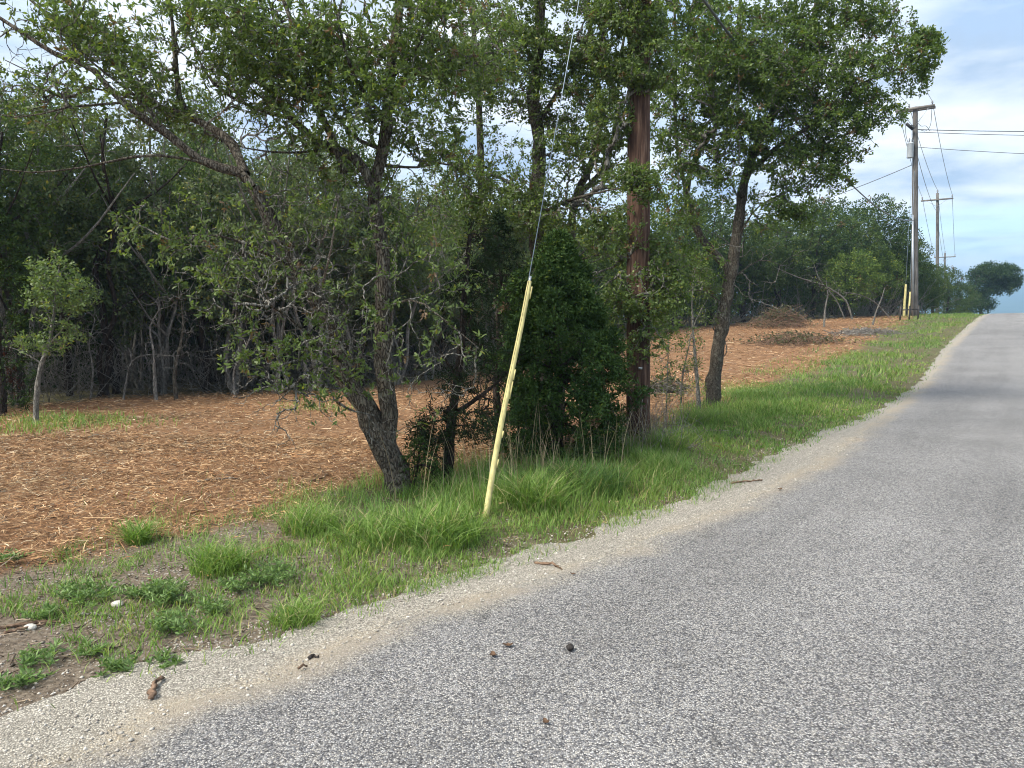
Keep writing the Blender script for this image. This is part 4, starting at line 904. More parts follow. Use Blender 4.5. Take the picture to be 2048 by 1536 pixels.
# pole 1: the red-brown pole among the trees
b1 = gp(1277, 884); b1[2] = float(zt(b1[0], b1[1])) - .05
H1 = 11.6
top1 = b1 + np.array([-.14, 0.0, H1])
pole1 = empty('utility_pole', b1, 'red-brown wooden utility pole standing among the near trees', 'utility pole', 'utility poles along the road')
v, q, t = pole_shaft(b1, top1, .158, .118, 40, 90, 5, .045); part('pole', MB().add(v, q, t), M_pole, pole1, False)
def axes_of(d): d = norm(d); up = np.array([0, 0, 1.0]); s_ = norm(np.cross(up, d)); return np.array([d, s_, np.cross(d, s_)])
def crossarm(root, top, half, dz, thick=(.10, .13), off=.19, double=False):
    for sgn in ((1, -1) if double else (1,)):
        c = top + np.array([0, 0, -dz]) - DIR3 * off * sgn
        v, q = box(c, (half * 2, thick[0], thick[1]), ax=axes_of(LEFT3)); part('crossarm', MB().add(v, q), M_arm, root)
def braces(root, top, dz, reach, drop, off):
    for sg in (1, -1):
        m = MB(); bar(m, top + LEFT3 * sg * reach + np.array([0, 0, -dz - .05]) - DIR3 * (off + .07), top + np.array([0, 0, -dz - drop]) - DIR3 * (off * .75), .018); part('brace', m, M_steel, root)
crossarm(pole1, top1, 1.25, .35); braces(pole1, top1, .35, .75, .65, .19)
pins1 = []
for k in (-1.15, .55, 1.15):
    c = top1 + LEFT3 * k + np.array([0, 0, -.35 + .075]) - DIR3 * .19; insulator(pole1, c); pins1.append(c + [0, 0, .19])
m = MB(); v, q = box(b1 + [-.02, -.18, 1.05], (.05, .008, .03)); m.add(v, q); part('pole_tag', m, M_steel, pole1)

# pole 2: the transformer pole, just before the crest
D = 50.0
x2 = at(1829, 640, D)[0]; b2 = np.array([x2, D, float(zt(x2, D)) - .1]); top2 = at(1830, 214, D); top2[0] += .02
pole2 = empty('utility_pole', b2, 'tall grey utility pole carrying a transformer near the crest', 'utility pole', 'utility poles along the road')
v, q, t = pole_shaft(b2, top2, .23, .15, 20, 30, 7); part('pole', MB().add(v, q, t), M_pole_grey, pole2, True)
crossarm(pole2, top2, 1.15, .14, (.12, .16), .23, True); braces(pole2, top2, .2, .8, 1.15, .23)
pins2 = []
for k in (-1.0, .35, 1.0):
    c = top2 + LEFT3 * k + np.array([0, 0, -.14 + .09]) - DIR3 * .23; insulator(pole2, c, 1.3); pins2.append(c + [0, 0, .2])
tc_ = at(1820.5, 301, D - .2); m = MB(); v, q = lathe([(.001, -.5), (.19, -.48), (.20, -.45), (.20, .40), (.215, .42), (.215, .46), (.10, .52), (.001, .53)], tc_, 20); m.add(v, q)
tr_ = part('transformer', m, M_can, pole2, True)
for k in (-.08, .09):
    m = MB(); v, q = lathe([(.03, 0), (.03, .12), (.055, .14), (.03, .18), (.055, .21), (.02, .26), (.001, .34)], tc_ + [k, 0, .48], 10); m.add(v, q)
    o = obj('bushing', m.mesh('bushing', np.array(pole2.location), True), M_porc, tr_)
for dz_, vv_ in ((.2, 294), (-.25, 309)):
    m = MB(); bar(m, tc_ + [.1, .1, dz_], at(1829, vv_, D), .04); part('bracket', m, M_steel, pole2)
cc = at(1820, 254, D - .25); m = MB(); bar(m, cc + [-.25, 0, .22], cc + [.2, 0, -.15], .10, 10); bar(m, cc + [-.2, 0, .1], at(1829, 252, D), .04); part('fuse_cutout', m, M_black, pole2)
m = MB()
for pts in ([at(1813, 225, D - .3), at(1811, 262, D - .4), at(1816, 285, D - .3), tc_ + [-.08, 0, .8]], [cc + [.15, 0, -.15], at(1824, 275, D - .3), at(1827, 290, D - .2), tc_ + [.12, 0, .78]], [top2 + LEFT3 * -1.0 - DIR3 * .3, at(1861, 250, D), at(1850, 262, D), at(1838, 258, D)],
            [at(1832, 242, D - .25), at(1842, 252, D - .3), at(1852, 252, D - .3), at(1860, 262, D - .3)]):
    c = spline(pts, 14); v, q, _ = tubes(c, np.full(14, .016), 5); m.add(v, q)
part('jumper_leads', m, M_wire, pole2)['kind'] = 'stuff'
m = MB(); bar(m, at(1825.5, 640, D - .28), at(1826, 430, D - .26), .05, 8); part('riser_pipe', m, M_steel, pole2)

# poles 3 and 4 beyond the crest
def far_pole(u, vtop, D, half, label, r0=.20):
    x = at(u, 640, D)[0]; b = np.array([x, D, float(zt(x, D)) - .1]); top = at(u, vtop, D)
    root = empty('utility_pole', b, label, 'utility pole', 'utility poles along the road')
    v, q, t = pole_shaft(b, top, r0, r0 * .68, 16, 20, 9); part('pole', MB().add(v, q, t), M_pole_grey, root, True)
    crossarm(root, top, half, .75, (.13, .16), .2); braces(root, top, .8, half * .6, .7, .2)
    pins = []
    for k in (-half * .93, half * .93):
        c = top + LEFT3 * k + np.array([0, 0, -.66]) - DIR3 * .2; insulator(root, c, 1.8); pins.append(c + [0, 0, .3])
    c = top + np.array([0, 0, 0]); insulator(root, c, 1.8); pins.insert(1, c + [0, 0, .3])
    return root, top, pins
pole3, top3, pins3 = far_pole(1875, 386, 83, 1.55, 'grey crossarm pole just beyond the crest, second behind the transformer pole')
pole4, top4, pins4 = far_pole(1890, 506, 135, 1.7, 'distant crossarm pole showing only its top above the shrubs')
# pole across the road that takes the side wires
xr = np.array([58.0, 46.0, 0]); xr[2] = float(zt(xr[0], xr[1])) - .1
pole5 = empty('utility_pole', xr, 'grey utility pole across the road, out of view to the right', 'utility pole', 'utility poles along the road')
v, q, t = pole_shaft(xr, xr + [0, 0, 12.6], .2, .14, 16, 20, 10); part('pole', MB().add(v, q, t), M_pole_grey, pole5, True)

def wire(name, label, a, b, sag, r=.014, n=24, cat='wire', group='overhead wires'):
    a = np.asarray(a, float); b = np.asarray(b, float); f = np.linspace(0, 1, n)[:, None]
    c = a + (b - a) * f; c[:, 2] -= (4 * sag * f * (1 - f))[:, 0]
    v, q, t = tubes(c, np.full(n, r), 5, cap=True)
    o = obj(name, mesh(name, v - a, q, t, smooth=True), M_wire, None, a); tag(o, label, cat, group); return o
wn = ['left', 'middle', 'right']
for k in range(3):
    wire('power_line', f'{wn[2 - k] if k != 1 else "middle"} line from the red-brown pole to the transformer pole', pins1[k], pins2[k], .9, .012, 40)
    wire('power_line', f'{wn[2 - k] if k != 1 else "middle"} line between the transformer pole and the next crossarm pole', pins2[k], pins3[k], .5, .018)
    wire('power_line', f'{wn[2 - k] if k != 1 else "middle"} line between the two crossarm poles beyond the crest', pins3[k], pins4[k], .5, .022)
wire('neutral_line', 'lower neutral line from transformer pole down to the next pole', at(1832, 300, 50), top3 + [0, 0, -2.0], .5, .018)
wire('neutral_line', 'lower neutral line between the crossarm poles', top3 + [0, 0, -2.0], top4 + [0, 0, -2.0], .5, .022)
wire('telephone_cable', 'thick cable sloping down from the near pole to the transformer pole', b1 + [-.2, 0, 7.0], at(1828, 440, 50), 1.2, .024, 40)
wire('service_wire', 'upper of two side wires crossing the road from the transformer pole', at(1832, 259, 50), xr + [0, 0, 12.4], .55, .028)
wire('service_wire', 'lower of two close side wires crossing the road', at(1832, 264, 50), xr + [0, 0, 12.0], .6, .022)
wire('service_wire', 'single side wire crossing the road below the pair', at(1832, 294, 50), xr + [0, 0, 10.4], .7, .020)
far_anchor = at(1330, 470, 72)
wire('service_wire', 'service drop running back over the field from the transformer pole', at(1826, 329, 50), far_anchor, .9, .024)

def guy(label, anchor, target, glen, gr, cable_r, group, curl=True):
    """yellow guard sleeve over the foot of a steel guy strand; anchor and target are world points"""
    anchor = np.asarray(anchor, float); d = norm(np.asarray(target) - anchor); root = empty('guy_wire', anchor, label, 'guy wire', group)
    m = MB(); bar(m, anchor - d * .15, target, cable_r, 8); part('cable', m, M_cable, root, True)
    n = 26; f = np.linspace(0, 1, n); c = anchor + d * (f * glen)[:, None]; side = norm(np.cross(d, [0, 1, 0])); c = c + side * (.012 * np.sin(f * 5.0))[:, None]
    R = gr * (1.12 - .22 * f); R[-1] *= .86
    v, q, t = tubes(c, R, 14, cap=True); g = part('guard', MB().add(v, q, t), M_guard, root, True)
    return root, d, c, g
a1 = gp(971, 1037)
g1, d1, c1_, guard1 = guy('faded yellow plastic guard on the near guy wire, rising from tall grass', a1, b1 + np.array([-.1, -.1, 9.85]), 2.16, .0235, .0042, 'guy wires with yellow guards')
m = MB(); bar(m, c1_[-1] - d1 * .01, c1_[-1] + d1 * .05, .011, 8); part('clamp', m, M_steel, g1, True)
m = MB(); bar(m, a1 - d1 * .3, a1 + d1 * .02, .009, 8); part('anchor_rod', m, M_steel, g1, True)
m = MB(); v, q, t = tubes(c1_ + np.array([-.010, -.0225, 0]), np.full(len(c1_), .0022), 5, cap=True); m.add(v, q, t); obj('seam', m.mesh('seam', np.array(g1.location)), M_stick_dark, guard1)
m = MB()   # torn seam flaps of the old sleeve
for (f, ln) in ((.50, .16), (.56, .10), (.93, .12), (.33, .06), (.20, .07)):
    p = c1_[int(f * 25)] + np.array([.026, -.012, 0]); v, q = box(p + d1 * ln * .5 + [.004, 0, 0], (.012, .004, ln), ax=np.array([[1, 0, 0], [0, 1, 0], d1])); m.add(v, q)
obj('torn_flap', m.mesh('torn_flap', np.array(g1.location)), M_guard, guard1)['kind'] = 'stuff'
ga = gp(1808, 634); gb = gp(1818, 636)
guy('far yellow guy guard, taller and left of the pair below the transformer pole', ga, at(1828, 262, 50), 2.15, .075, .012, 'guy wires with yellow guards')
guy('far yellow guy guard, shorter and right of the pair below the transformer pole', gb, at(1829, 330, 50), 1.75, .055, .012, 'guy wires with yellow guards')
# low dark pipe rail beside the far guards
p0 = gp(1800, 641); p1 = gp(1836, 639); rail = empty('pipe_rail', p0, 'low dark pipe rail on posts beside the far yellow guards', 'rail')
M_iron = plain('rusty_dark_pipe', (.06, .05, .045), .7, .3, var=.3)
for p in (p0, p1, (p0 + p1) / 2):
    m = MB(); bar(m, p + [0, 0, -.1], p + [0, 0, .85], .045, 8); part('post', m, M_iron, rail, True)
m = MB(); bar(m, p0 + [0, 0, .62], p1 + [0, 0, .62], .035, 8); part('bar', m, M_iron, rail, True)

# ================================================================== GRASS, SHREDS, GRAVEL
def blades(base, h, w, lean, r, cols, seg=2, droop=.5):
    """grass blades: base (n,3), height, width, lean (0..1); returns mesh arrays"""
    n = len(base); a = r.random(n) * 2 * pi; dirv = np.stack([np.cos(a), np.sin(a), np.zeros(n)], 1); b = a + pi / 2 + r.normal(0, .6, n)
    sd_ = np.stack([np.cos(b), np.sin(b), np.zeros(n)], 1); V = []
    rows = seg + 1
    for k in range(rows):
        f = k / seg; c = base + np.array([0, 0, 1.0]) * (h * (f - .28 * droop * lean * 2 * f ** 2.2))[:, None] + dirv * (h * lean * f ** 1.7)[:, None]
        if k < seg: ww = (w * (1 - .55 * f) * .5)[:, None]; V += [c - sd_ * ww, c + sd_ * ww]
        else: V += [c]
    V = np.stack(V, 1); k = V.shape[1]; o = np.arange(n)[:, None] * k
    q = np.concatenate([o + np.array([[2 * j, 2 * j + 1, 2 * j + 3, 2 * j + 2]]) for j in range(seg - 1)]) if seg > 1 else None
    t = o + np.array([[2 * seg - 2, 2 * seg - 1, 2 * seg]])
    return V.reshape(-1, 3), q, t, np.repeat(cols, k, 0)
def mixcol(r, n, stops, probs):
    i = r.choice(len(stops), n, p=np.array(probs) / sum(probs)); c = np.array(stops)[i]
    return np.clip(c * (1 + r.normal(0, .14, (n, 1))), .005, .95)
GREENS = [(.135, .235, .050), (.185, .31, .072), (.095, .175, .045), (.26, .345, .11), (.40, .36, .19)]
r_ = np.random.default_rng(121)
def verge_points(s0, s1, n, r, tl=None, tr_=None, spow=1.0):
    s = s0 + (s1 - s0) * r.random(n) ** spow; lo = tG(s) - .14 if tl is None else tl(s); hi = tM(s) + .5 if tr_ is None else tr_(s)
    t = lo + (hi - lo) * r.random(n); x, y = xy(s, t); return s, t, x, y
gm = MB()
for (s0, s1, n, h0, w0, pw) in ((1.7, 9.5, 100000, .115, .0065, 1.0), (9.5, 20, 46000, .12, .012, 1.0), (20, 62, 60000, .14, .026, 1.15)):
    s, t, x, y = verge_points(s0, s1, n, r_, tr_=(lambda s: tM(s) + np.where(s > 16, 2.2, .4)), spow=pw)
    dens = fnoise(x * 1.1, y * 1.1, 123); fine = fnoise(x * 4.5, y * 4.5, 131)
    into = np.clip((t - tG(s)) / .35, 0, 1); outm = np.clip((tM(s) + np.where(s > 16, 1.0, 0) - t) / .9, 0, 1)
    young = np.clip((s - 1.9 + (fnoise(x * 1.5, y * 1.5, 137) - .5) * 2.5) / 1.3, 0, 1)
    pr_ = (.35 + .65 * into) * (.25 + .75 * outm) * (.10 + .90 * young) * np.clip((dens - np.where(s > 15, .38, .24)) * 6, .16, 1) * np.clip((fine - .25) * 3, .3, 1)
    if s0 > 15: pr_ = pr_ * np.clip(.55 + .45 * (t < 2.0), 0, 1)
    k = r_.random(n) < pr_; s, t, x, y = s[k], t[k], x[k], y[k]; n = len(s)
    tall = fnoise(x * .9, y * .9, 127); mid = np.clip((t - tG(s) - .25) / .5, 0, 1) * np.clip((s - 3.5) / 1.5, 0, 1)
    h = h0 * (.4 + .9 * r_.random(n)) * (.75 + 1.6 * mid * np.clip(tall * 3 - 1.05, 0, 1) * np.where(s < 16, 1, .5))
    c = mixcol(r_, n, GREENS, [4, 5, 3, 3, 1.2]); hue = fnoise(x * .8, y * .8, 129)[:, None]
    c = c * (1 + (hue - .5) * np.array([[.7, .35, .2]]))
    near_g = np.exp(-((s - 4.65) / .55) ** 2 - ((t - .95) / .4) ** 2); h = h * (1 - .6 * near_g)
    v, q, t_, cc_ = blades(np.stack([x, y, zt(x, y) - .01], 1), h, w0 * (.6 + .8 * r_.random(n)), .25 + .75 * r_.random(n), r_, c, seg=2 if s0 < 15 else 1)
    gm.add(v, q, t_, cc_)
# sparse sprouts in the shreds and at the foot of the thicket
px_sp = [(150, 845, 130, 12, 900, .16), (640, 818, 90, 8, 300, .14), (60, 862, 60, 10, 260, .16), (1500, 790, 60, 18, 1300, .16), (1620, 770, 90, 16, 900, .12), (1560, 745, 80, 12, 420, .12), (1720, 712, 70, 9, 900, .14), (350, 1065, 120, 30, 320, .10), (640, 1000, 110, 25, 420, .14), (1690, 728, 60, 12, 500, .13), (330, 1010, 200, 40, 90, .1)]
for (u, v_, ru, rv, n, h0) in px_sp:
    P = np.array([gp(u + ru * a_, v_ + rv * b_) for a_, b_ in np.clip(r_.normal(0, .5, (max(30, n // 6), 2)), -1.4, 1.4)])
    P = P[r_.integers(len(P), size=n)] + np.stack([r_.normal(0, .12 if v_ > 900 else .3, n), r_.normal(0, .12 if v_ > 900 else .3, n), np.zeros(n)], 1)
    P[:, 2] = zt(P[:, 0], P[:, 1])
    v, q, t_, cc_ = blades(P, h0 * (.5 + .8 * r_.random(n)), (.005 if v_ > 950 else .013) * (.6 + .8 * r_.random(n)), .3 + .7 * r_.random(n), r_, mixcol(r_, n, GREENS, [3, 5, 2, 4, 1]), seg=2)
    gm.add(v, q, t_, cc_)
# low sprigs in the bare near corner
s, t, x, y = verge_points(.6, 4.2, 26000, r_, tl=lambda s: tG(s) - .05, tr_=lambda s: tM(s) + .5)
cl = fnoise(x * 3.1, y * 3.1, 141, 2); k = r_.random(len(s)) < np.clip((cl - .53) * 7, 0.02, 1); x, y = x[k], y[k]; n = len(x)
v, q, t_, cc_ = blades(np.stack([x, y, zt(x, y) - .005], 1), .075 * (.4 + r_.random(n)), .0055 * (.6 + .8 * r_.random(n)), .4 + .8 * r_.random(n), r_, mixcol(r_, n, GREENS, [4, 5, 3, 3, 2]), seg=2)
gm.add(v, q, t_, cc_)
tag(obj('grass', gm.mesh('grass'), M_grass), 'green roadside grass on the verge between gravel and trees', 'grass', kind='stuff')

# tussocks one can point to
def tussock(label, u, v_, n, h, rad_, seed, cols=((.155, .265, .055), (.24, .345, .095), (.11, .195, .045), (.42, .38, .21)), w=.007, name='grass_tussock', group='grass tussocks'):
    r = np.random.default_rng(seed); b = gp(u, v_); a = r.random(n) * 2 * pi; rr = rad_ * .45 * r.random(n) ** .6
    P = np.stack([b[0] + np.cos(a) * rr, b[1] + np.sin(a) * rr, np.zeros(n)], 1); P[:, 2] = zt(P[:, 0], P[:, 1]) - .01
    v, q, t_, c = blades(P, h * (.55 + .6 * r.random(n)), w * (.6 + .7 * r.random(n)), .35 + .85 * r.random(n), r, mixcol(r, n, cols, [4, 3, 3, 1.0]), seg=4, droop=.75)
    o = obj(name, mesh(name, v - b, q, t_, c), M_grass, None, b); tag(o, label, 'grass', group); return o
tussock('big arching grass tussock at the foot of the near yellow guard, left side', 885, 1082, 620, .36, .62, 151, w=.009)
tussock('dense upright grass tussock just right of the near yellow guard', 1068, 1012, 650, .42, .62, 152, w=.009)
tussock('grass tussock left of the guard below the leaning oak', 745, 1085, 330, .30, .60, 153, w=.008)
tussock('bright small tuft of grass alone on the wood shreds', 276, 1086, 320, .24, .20, 154)
tussock('yellow-green grass tuft in the verge left of the big tussocks', 440, 1142, 480, .27, .40, 155)
tussock('long grass clump before the dense juniper bush', 1180, 985, 620, .42, .75, 156, w=.009, cols=((.075, .15, .035), (.11, .19, .05), (.05, .11, .03), (.30, .27, .15)))
tussock('bright grass clump below the right oak, beside its trunk', 1400, 850, 700, .42, .8, 157, w=.009)
tussock('grass clump right of the red-brown pole foot', 1330, 905, 600, .40, .6, 158, w=.008)
tussock('pale green grass clump right of the lone oak trunk', 1505, 795, 500, .30, .8, 159, w=.011)
tussock('grass tuft at the gravel rim below the small weeds', 590, 1245, 340, .17, .30, 160)
tussock('grass clump between the two left weeds and the leaning oak', 620, 1060, 520, .30, .5, 161)

# tall dry stalks
n = 190; r_ = np.random.default_rng(165); m = MB()
uu = np.concatenate([r_.normal(1040, 90, n // 2), r_.normal(1270, 45, n // 2)]); vv = np.interp(uu, [850, 1000, 1150, 1300, 1380], [1005, 985, 950, 895, 850]) + r_.normal(0, 18, n)
P = np.array([gp(a_, b_) for a_, b_ in zip(uu, vv)])
v, q, t_, c = blades(P, .35 + .55 * r_.random(n), .0045 + .003 * r_.random(n), .08 + .35 * r_.random(n), r_, mixcol(r_, n, [(.42, .36, .24), (.30, .25, .16), (.22, .18, .12)], [2, 3, 2]), seg=4)
tag(obj('dry_stalks', mesh('dry_stalks', v, q, t_, c), M_dry), 'tall dry grass stalks in front of the juniper and the pole foot', 'dry grass', kind='stuff')
# dead brush around the foot of the pole
n = 260; uu = r_.normal(1285, 45, n); vv = r_.normal(885, 16, n); P0 = np.array([gp(a_, b_) for a_, b_ in zip(uu, vv)])
a = r_.random(n) * 2 * pi; el = r_.random(n) * radians(80); ln = .2 + .7 * r_.random(n); d = np.stack([np.cos(a) * np.cos(el), np.sin(a) * np.cos(el), np.sin(el)], 1)
P = P0[:, None, :] + d[:, None, :] * (ln[:, None] * np.linspace(0, 1, 4)[None, :])[:, :, None]; P[:, 1:] += r_.normal(0, .04, (n, 3, 3))
v, q, _ = tubes(P, (.002 + .004 * r_.random(n))[:, None] * np.linspace(1, .4, 4)[None, :], 3)
tag(obj('dead_twigs', mesh('dead_twigs', v, q), M_dead), 'dead twigs tangled round the foot of the red-brown pole', 'twigs', kind='stuff')

# leafy weeds near the road
def weed(label, u, v_, h, rad_, n, seed, cols=((.14, .23, .075), (.22, .32, .125), (.10, .17, .06))):
    h *= .85; rad_ *= 1.15; n = int(n * .62)
    r = np.random.default_rng(seed); b = gp(u, v_); m = MB(); root = empty('weed', b, label, 'weed', 'leafy weeds by the road')
    a = r.random(n) * 2 * pi; rr = rad_ * np.sqrt(r.random(n)) * (.55 + .6 * vnoise(a * 1.3, a * 0 + seed, seed)); tips = np.stack([np.cos(a) * rr, np.sin(a) * rr, h * (.55 + .5 * r.random(n)) * (1 - .5 * (rr / rad_) ** 2)], 1)
    st_ = np.stack([np.cos(a) * rr * .35, np.sin(a) * rr * .35, np.zeros(n)], 1)
    f = np.linspace(0, 1, 4)[None, :, None]; P = st_[:, None, :] * (1 - f) + tips[:, None, :] * f; P[:, 1:3] += r.normal(0, .008, (n, 2, 3))
    v, q, _ = tubes(P, np.full((n, 4), .0014) * np.linspace(1.3, .6, 4), 3); m.add(v, q)
    obj('stems', m.mesh('weed_stems'), M_grass_stem, root)['kind'] = 'stuff'
    k = 13; idx = np.repeat(np.arange(n), k); fr = (.25 + .75 * r.random(n * k))[:, None]; p = st_[idx] * (1 - fr) + tips[idx] * fr
    ax = norm(np.stack([r.normal(size=n * k), r.normal(size=n * k), .35 + .5 * r.random(n * k)], 1)); nr_ = norm(r.normal(size=(n * k, 3)) * .6 + [0, 0, 1])
    v, q, t_, kk = leaves(p, ax, nr_, .036 * (.6 + .8 * r.random(n * k)), .0085 * (.7 + .6 * r.random(n * k)), 'diamond')
    obj('leaves', mesh('weed_leaves', v, q, t_, np.repeat(mixcol(r, n * k, cols, [3, 3, 2]), kk, 0)), M_grass, root)
    return root
M_grass_stem = plain('weed_stem', (.10, .15, .06), .7, var=.2)
for k, (u, v_, h, rad_, n, lab) in enumerate([
    (165, 1200, .13, .20, 90, 'wide low weed at the edge of the wood shreds'), (335, 1205, .17, .22, 120, 'bushiest leafy weed in the near verge'),
    (345, 1262, .12, .17, 70, 'low leafy weed on the bare dirt below the bushiest weed'), (425, 1225, .10, .12, 45, 'small leafy weed right of the bushiest weed'),
    (275, 1195, .09, .13, 40, 'small weed between the wide low weed and the bushiest one'), (90, 1236, .08, .12, 36, 'pale weed above the strips of bark'),
    (545, 1160, .14, .22, 100, 'grey-green weed clump under the first grass tussocks'), (490, 1180, .13, .16, 60, 'leafy weed left of the grey-green clump'),
    (75, 1322, .07, .16, 46, 'flat weed on the dirt near the left edge'), (225, 1342, .06, .12, 34, 'flat weed beside the pale gravel above the bark chunk'),
    (40, 1375, .07, .15, 40, 'low weed lowest on the left edge'), (340, 1325, .05, .10, 26, 'small flat weed at the gravel rim'),
    (18, 1125, .09, .12, 34, 'small weed on the shreds at the left edge'), (180, 1305, .05, .11, 26, 'thin weed on the bare patch')]):
    weed(lab, u, v_, h, rad_, n, 170 + k)

# shredded wood over the cleared field
r_ = np.random.default_rng(181)
def shreds(n, X, Y, ln0, wd0, lift, cols, probs):
    x = X[0] + (X[1] - X[0]) * r_.random(n); y = Y[0] + (Y[1] - Y[0]) * r_.random(n)
    k = (r_.random(n) < mulch_mask(x, y) ** 1.5 * .985 + .015) & (forest_in(x, y) < .9 * r_.random(n)) & (st(x, y)[1] > tG(st(x, y)[0]) + .1)
    u, v_ = project(np.stack([x, y, zt(x, y)], 1)); k &= (u > -350) & (u < 2250)
    x, y = x[k], y[k]; n = len(x); ln = ln0 * np.exp(r_.normal(0, .5, n)); wd = wd0 * np.exp(r_.normal(0, .4, n))
    clump = fnoise(x * 1.7, y * 1.7, 187); a = r_.random(n) * pi; el = r_.normal(0, .16, n)
    d = np.stack([np.cos(a) * np.cos(el), np.sin(a) * np.cos(el), np.sin(el)], 1); b = a + pi / 2; roll = r_.normal(0, .6, n)
    sd_ = np.stack([np.cos(b) * np.cos(roll), np.sin(b) * np.cos(roll), np.sin(roll)], 1)
    c = np.stack([x, y, zt(x, y) + lift * r_.random(n) * (.3 + 1.4 * clump) + .008], 1); bend = np.array([0, 0, 1.0]) * (ln * r_.normal(0, .09, n))[:, None]
    V = np.stack([c - d * (ln / 2)[:, None] - sd_ * (wd * .35)[:, None], c - d * (ln / 2)[:, None] + sd_ * (wd * .35)[:, None], c + bend - sd_ * (wd / 2)[:, None], c + bend + sd_ * (wd / 2)[:, None],
                  c + d * (ln / 2)[:, None] - sd_ * (wd * .2)[:, None], c + d * (ln / 2)[:, None] + sd_ * (wd * .2)[:, None]], 1)
    o = np.arange(n)[:, None] * 6; q = np.concatenate([o + np.array([[0, 1, 3, 2]]), o + np.array([[2, 3, 5, 4]])])
    if Y[0] > 5: V = V[:, [0, 1, 4, 5]]; o = np.arange(n)[:, None] * 4; q = o + np.array([[0, 1, 3, 2]])
    tint = 1 + (fnoise(x * .6, y * .6, 189) - .5)[:, None] * np.array([[.5, .35, .25]]) + (fnoise(x * 3.1, y * 3.1, 190) - .5)[:, None] * .7
    return V.reshape(-1, 3), q, np.repeat(np.clip(mixcol(r_, n, cols, probs) * tint, .01, .9), V.shape[1], 0)
SH = [(.25, .132, .066), (.40, .237, .120), (.53, .365, .21), (.67, .54, .365), (.09, .06, .040), (.20, .17, .13)]
m = MB()
for (n, X, Y, ln, wd, li) in ((105000, (-8, 1.5), (4.2, 10.5), .058, .0046, .05), (85000, (-12, 4), (9, 19), .072, .0075, .06), (30000, (-1, 8), (9, 22), .08, .009, .06), (60000, (2, 26), (17, 50), .12, .016, .08)):
    m.add(*(lambda r: (r[0], r[1], None, r[2]))(shreds(n, X, Y, ln, wd, li, SH, [4.2, 5.5, 3.4, .9, 2.8, 1.0])))
tag(obj('shredded_wood', m.mesh('shredded_wood'), M_chip), 'reddish shredded cedar wood covering the cleared field', 'wood chips', kind='stuff')
# dark litter: sticks and dead leaves on dirt
m = MB(); n = 3200; s, t, x, y = verge_points(.8, 9.0, n, r_, tl=lambda s: tG(s) + .1); ln = .05 * np.exp(r_.normal(0, .6, n)); a = r_.random(n) * 2 * pi
d = np.stack([np.cos(a), np.sin(a), r_.normal(0, .1, n)], 1); c = np.stack([x, y, zt(x, y) + .008], 1)
P = c[:, None, :] + d[:, None, :] * (ln[:, None] * np.linspace(-.5, .5, 3)[None, :])[:, :, None]; P[:, 1] += r_.normal(0, .006, (n, 3))
v, q, _ = tubes(P, np.repeat((.0012 + .0025 * r_.random(n))[:, None], 3, 1), 3); m.add(v, q, None, np.repeat(mixcol(r_, n, [(.10, .075, .055), (.24, .18, .13), (.38, .30, .22), (.05, .04, .03)], [3, 3, 1.5, 2]), 9, 0))
tag(obj('twig_litter', m.mesh('twig_litter'), M_chip), 'small twigs and bark bits on the dirt of the verge', 'litter', kind='stuff')
# loose stones
def shoulder_z(x, y):
    s, t = st(x, y); fe = np.clip((t - tA(s) + .05) / np.maximum(tG(s) + .1 - tA(s), .05), 0, 1); z = zt(x, y)
    return np.where(t < tG(s) + .12, np.maximum((zroad(s) + .003) * (1 - fe) + (z + .007) * fe, z), z) + np.where(t < tA(s), .012, 0)
OCT = np.array([[1, 0, 0], [-1, 0, 0], [0, 1, 0], [0, -1, 0], [0, 0, 1], [0, 0, -1.0]]); OT = np.array([[0, 2, 4], [2, 1, 4], [1, 3, 4], [3, 0, 4], [2, 0, 5], [1, 2, 5], [3, 1, 5], [0, 3, 5]])
def stones(x, y, z, size, r):
    n = len(x); sc = size[:, None] * (.6 + .7 * r.random((n, 3))) * np.array([1, 1, .7]); V = OCT[None] * sc[:, None, :] * (1 + r.normal(0, .18, (n, 6, 1)))
    a = r.random(n) * 2 * pi; ca, sa = np.cos(a)[:, None], np.sin(a)[:, None]; X = V[..., 0] * ca - V[..., 1] * sa; Y = V[..., 0] * sa + V[..., 1] * ca; V = np.stack([X, Y, V[..., 2]], -1)
    V = V + np.stack([x, y, z], 1)[:, None, :]; return V.reshape(-1, 3), (np.arange(n)[:, None, None] * 6 + OT[None]).reshape(-1, 3)
m = MB(); n = 9000; s = .5 + 11 * r_.random(n) ** 1.2; t = tA(s) - .22 + (tG(s) - tA(s) + .55) * r_.random(n) + r_.normal(0, .06, n); x, y = xy(s, t)
v, t_ = stones(x, y, shoulder_z(x, y) + .002, .003 + .009 * r_.random(n) ** 3.5, r_); m.add(v, None, t_, np.repeat(mixcol(r_, n, [(.50, .47, .42), (.40, .37, .33), (.30, .27, .24), (.58, .55, .50)], [4, 3, 2, 1]), 6, 0))
n = 3600; s, t, x, y = verge_points(.6, 4.5, n, r_, tl=lambda s: tG(s) - .1); k = fnoise(x * 2, y * 2, 191) > .46; x, y = x[k], y[k]; n = len(x)
v, t_ = stones(x, y, zt(x, y) + .003, .004 + .009 * r_.random(n) ** 2.5, r_); m.add(v, None, t_, np.repeat(mixcol(r_, n, [(.36, .32, .265), (.28, .24, .20), (.20, .165, .135), (.46, .42, .36)], [4, 3, 2, 1]), 6, 0))
tag(obj('loose_gravel', m.mesh('loose_gravel'), M_chip), 'loose pale stones on the shoulder and the bare dirt', 'gravel', kind='stuff')

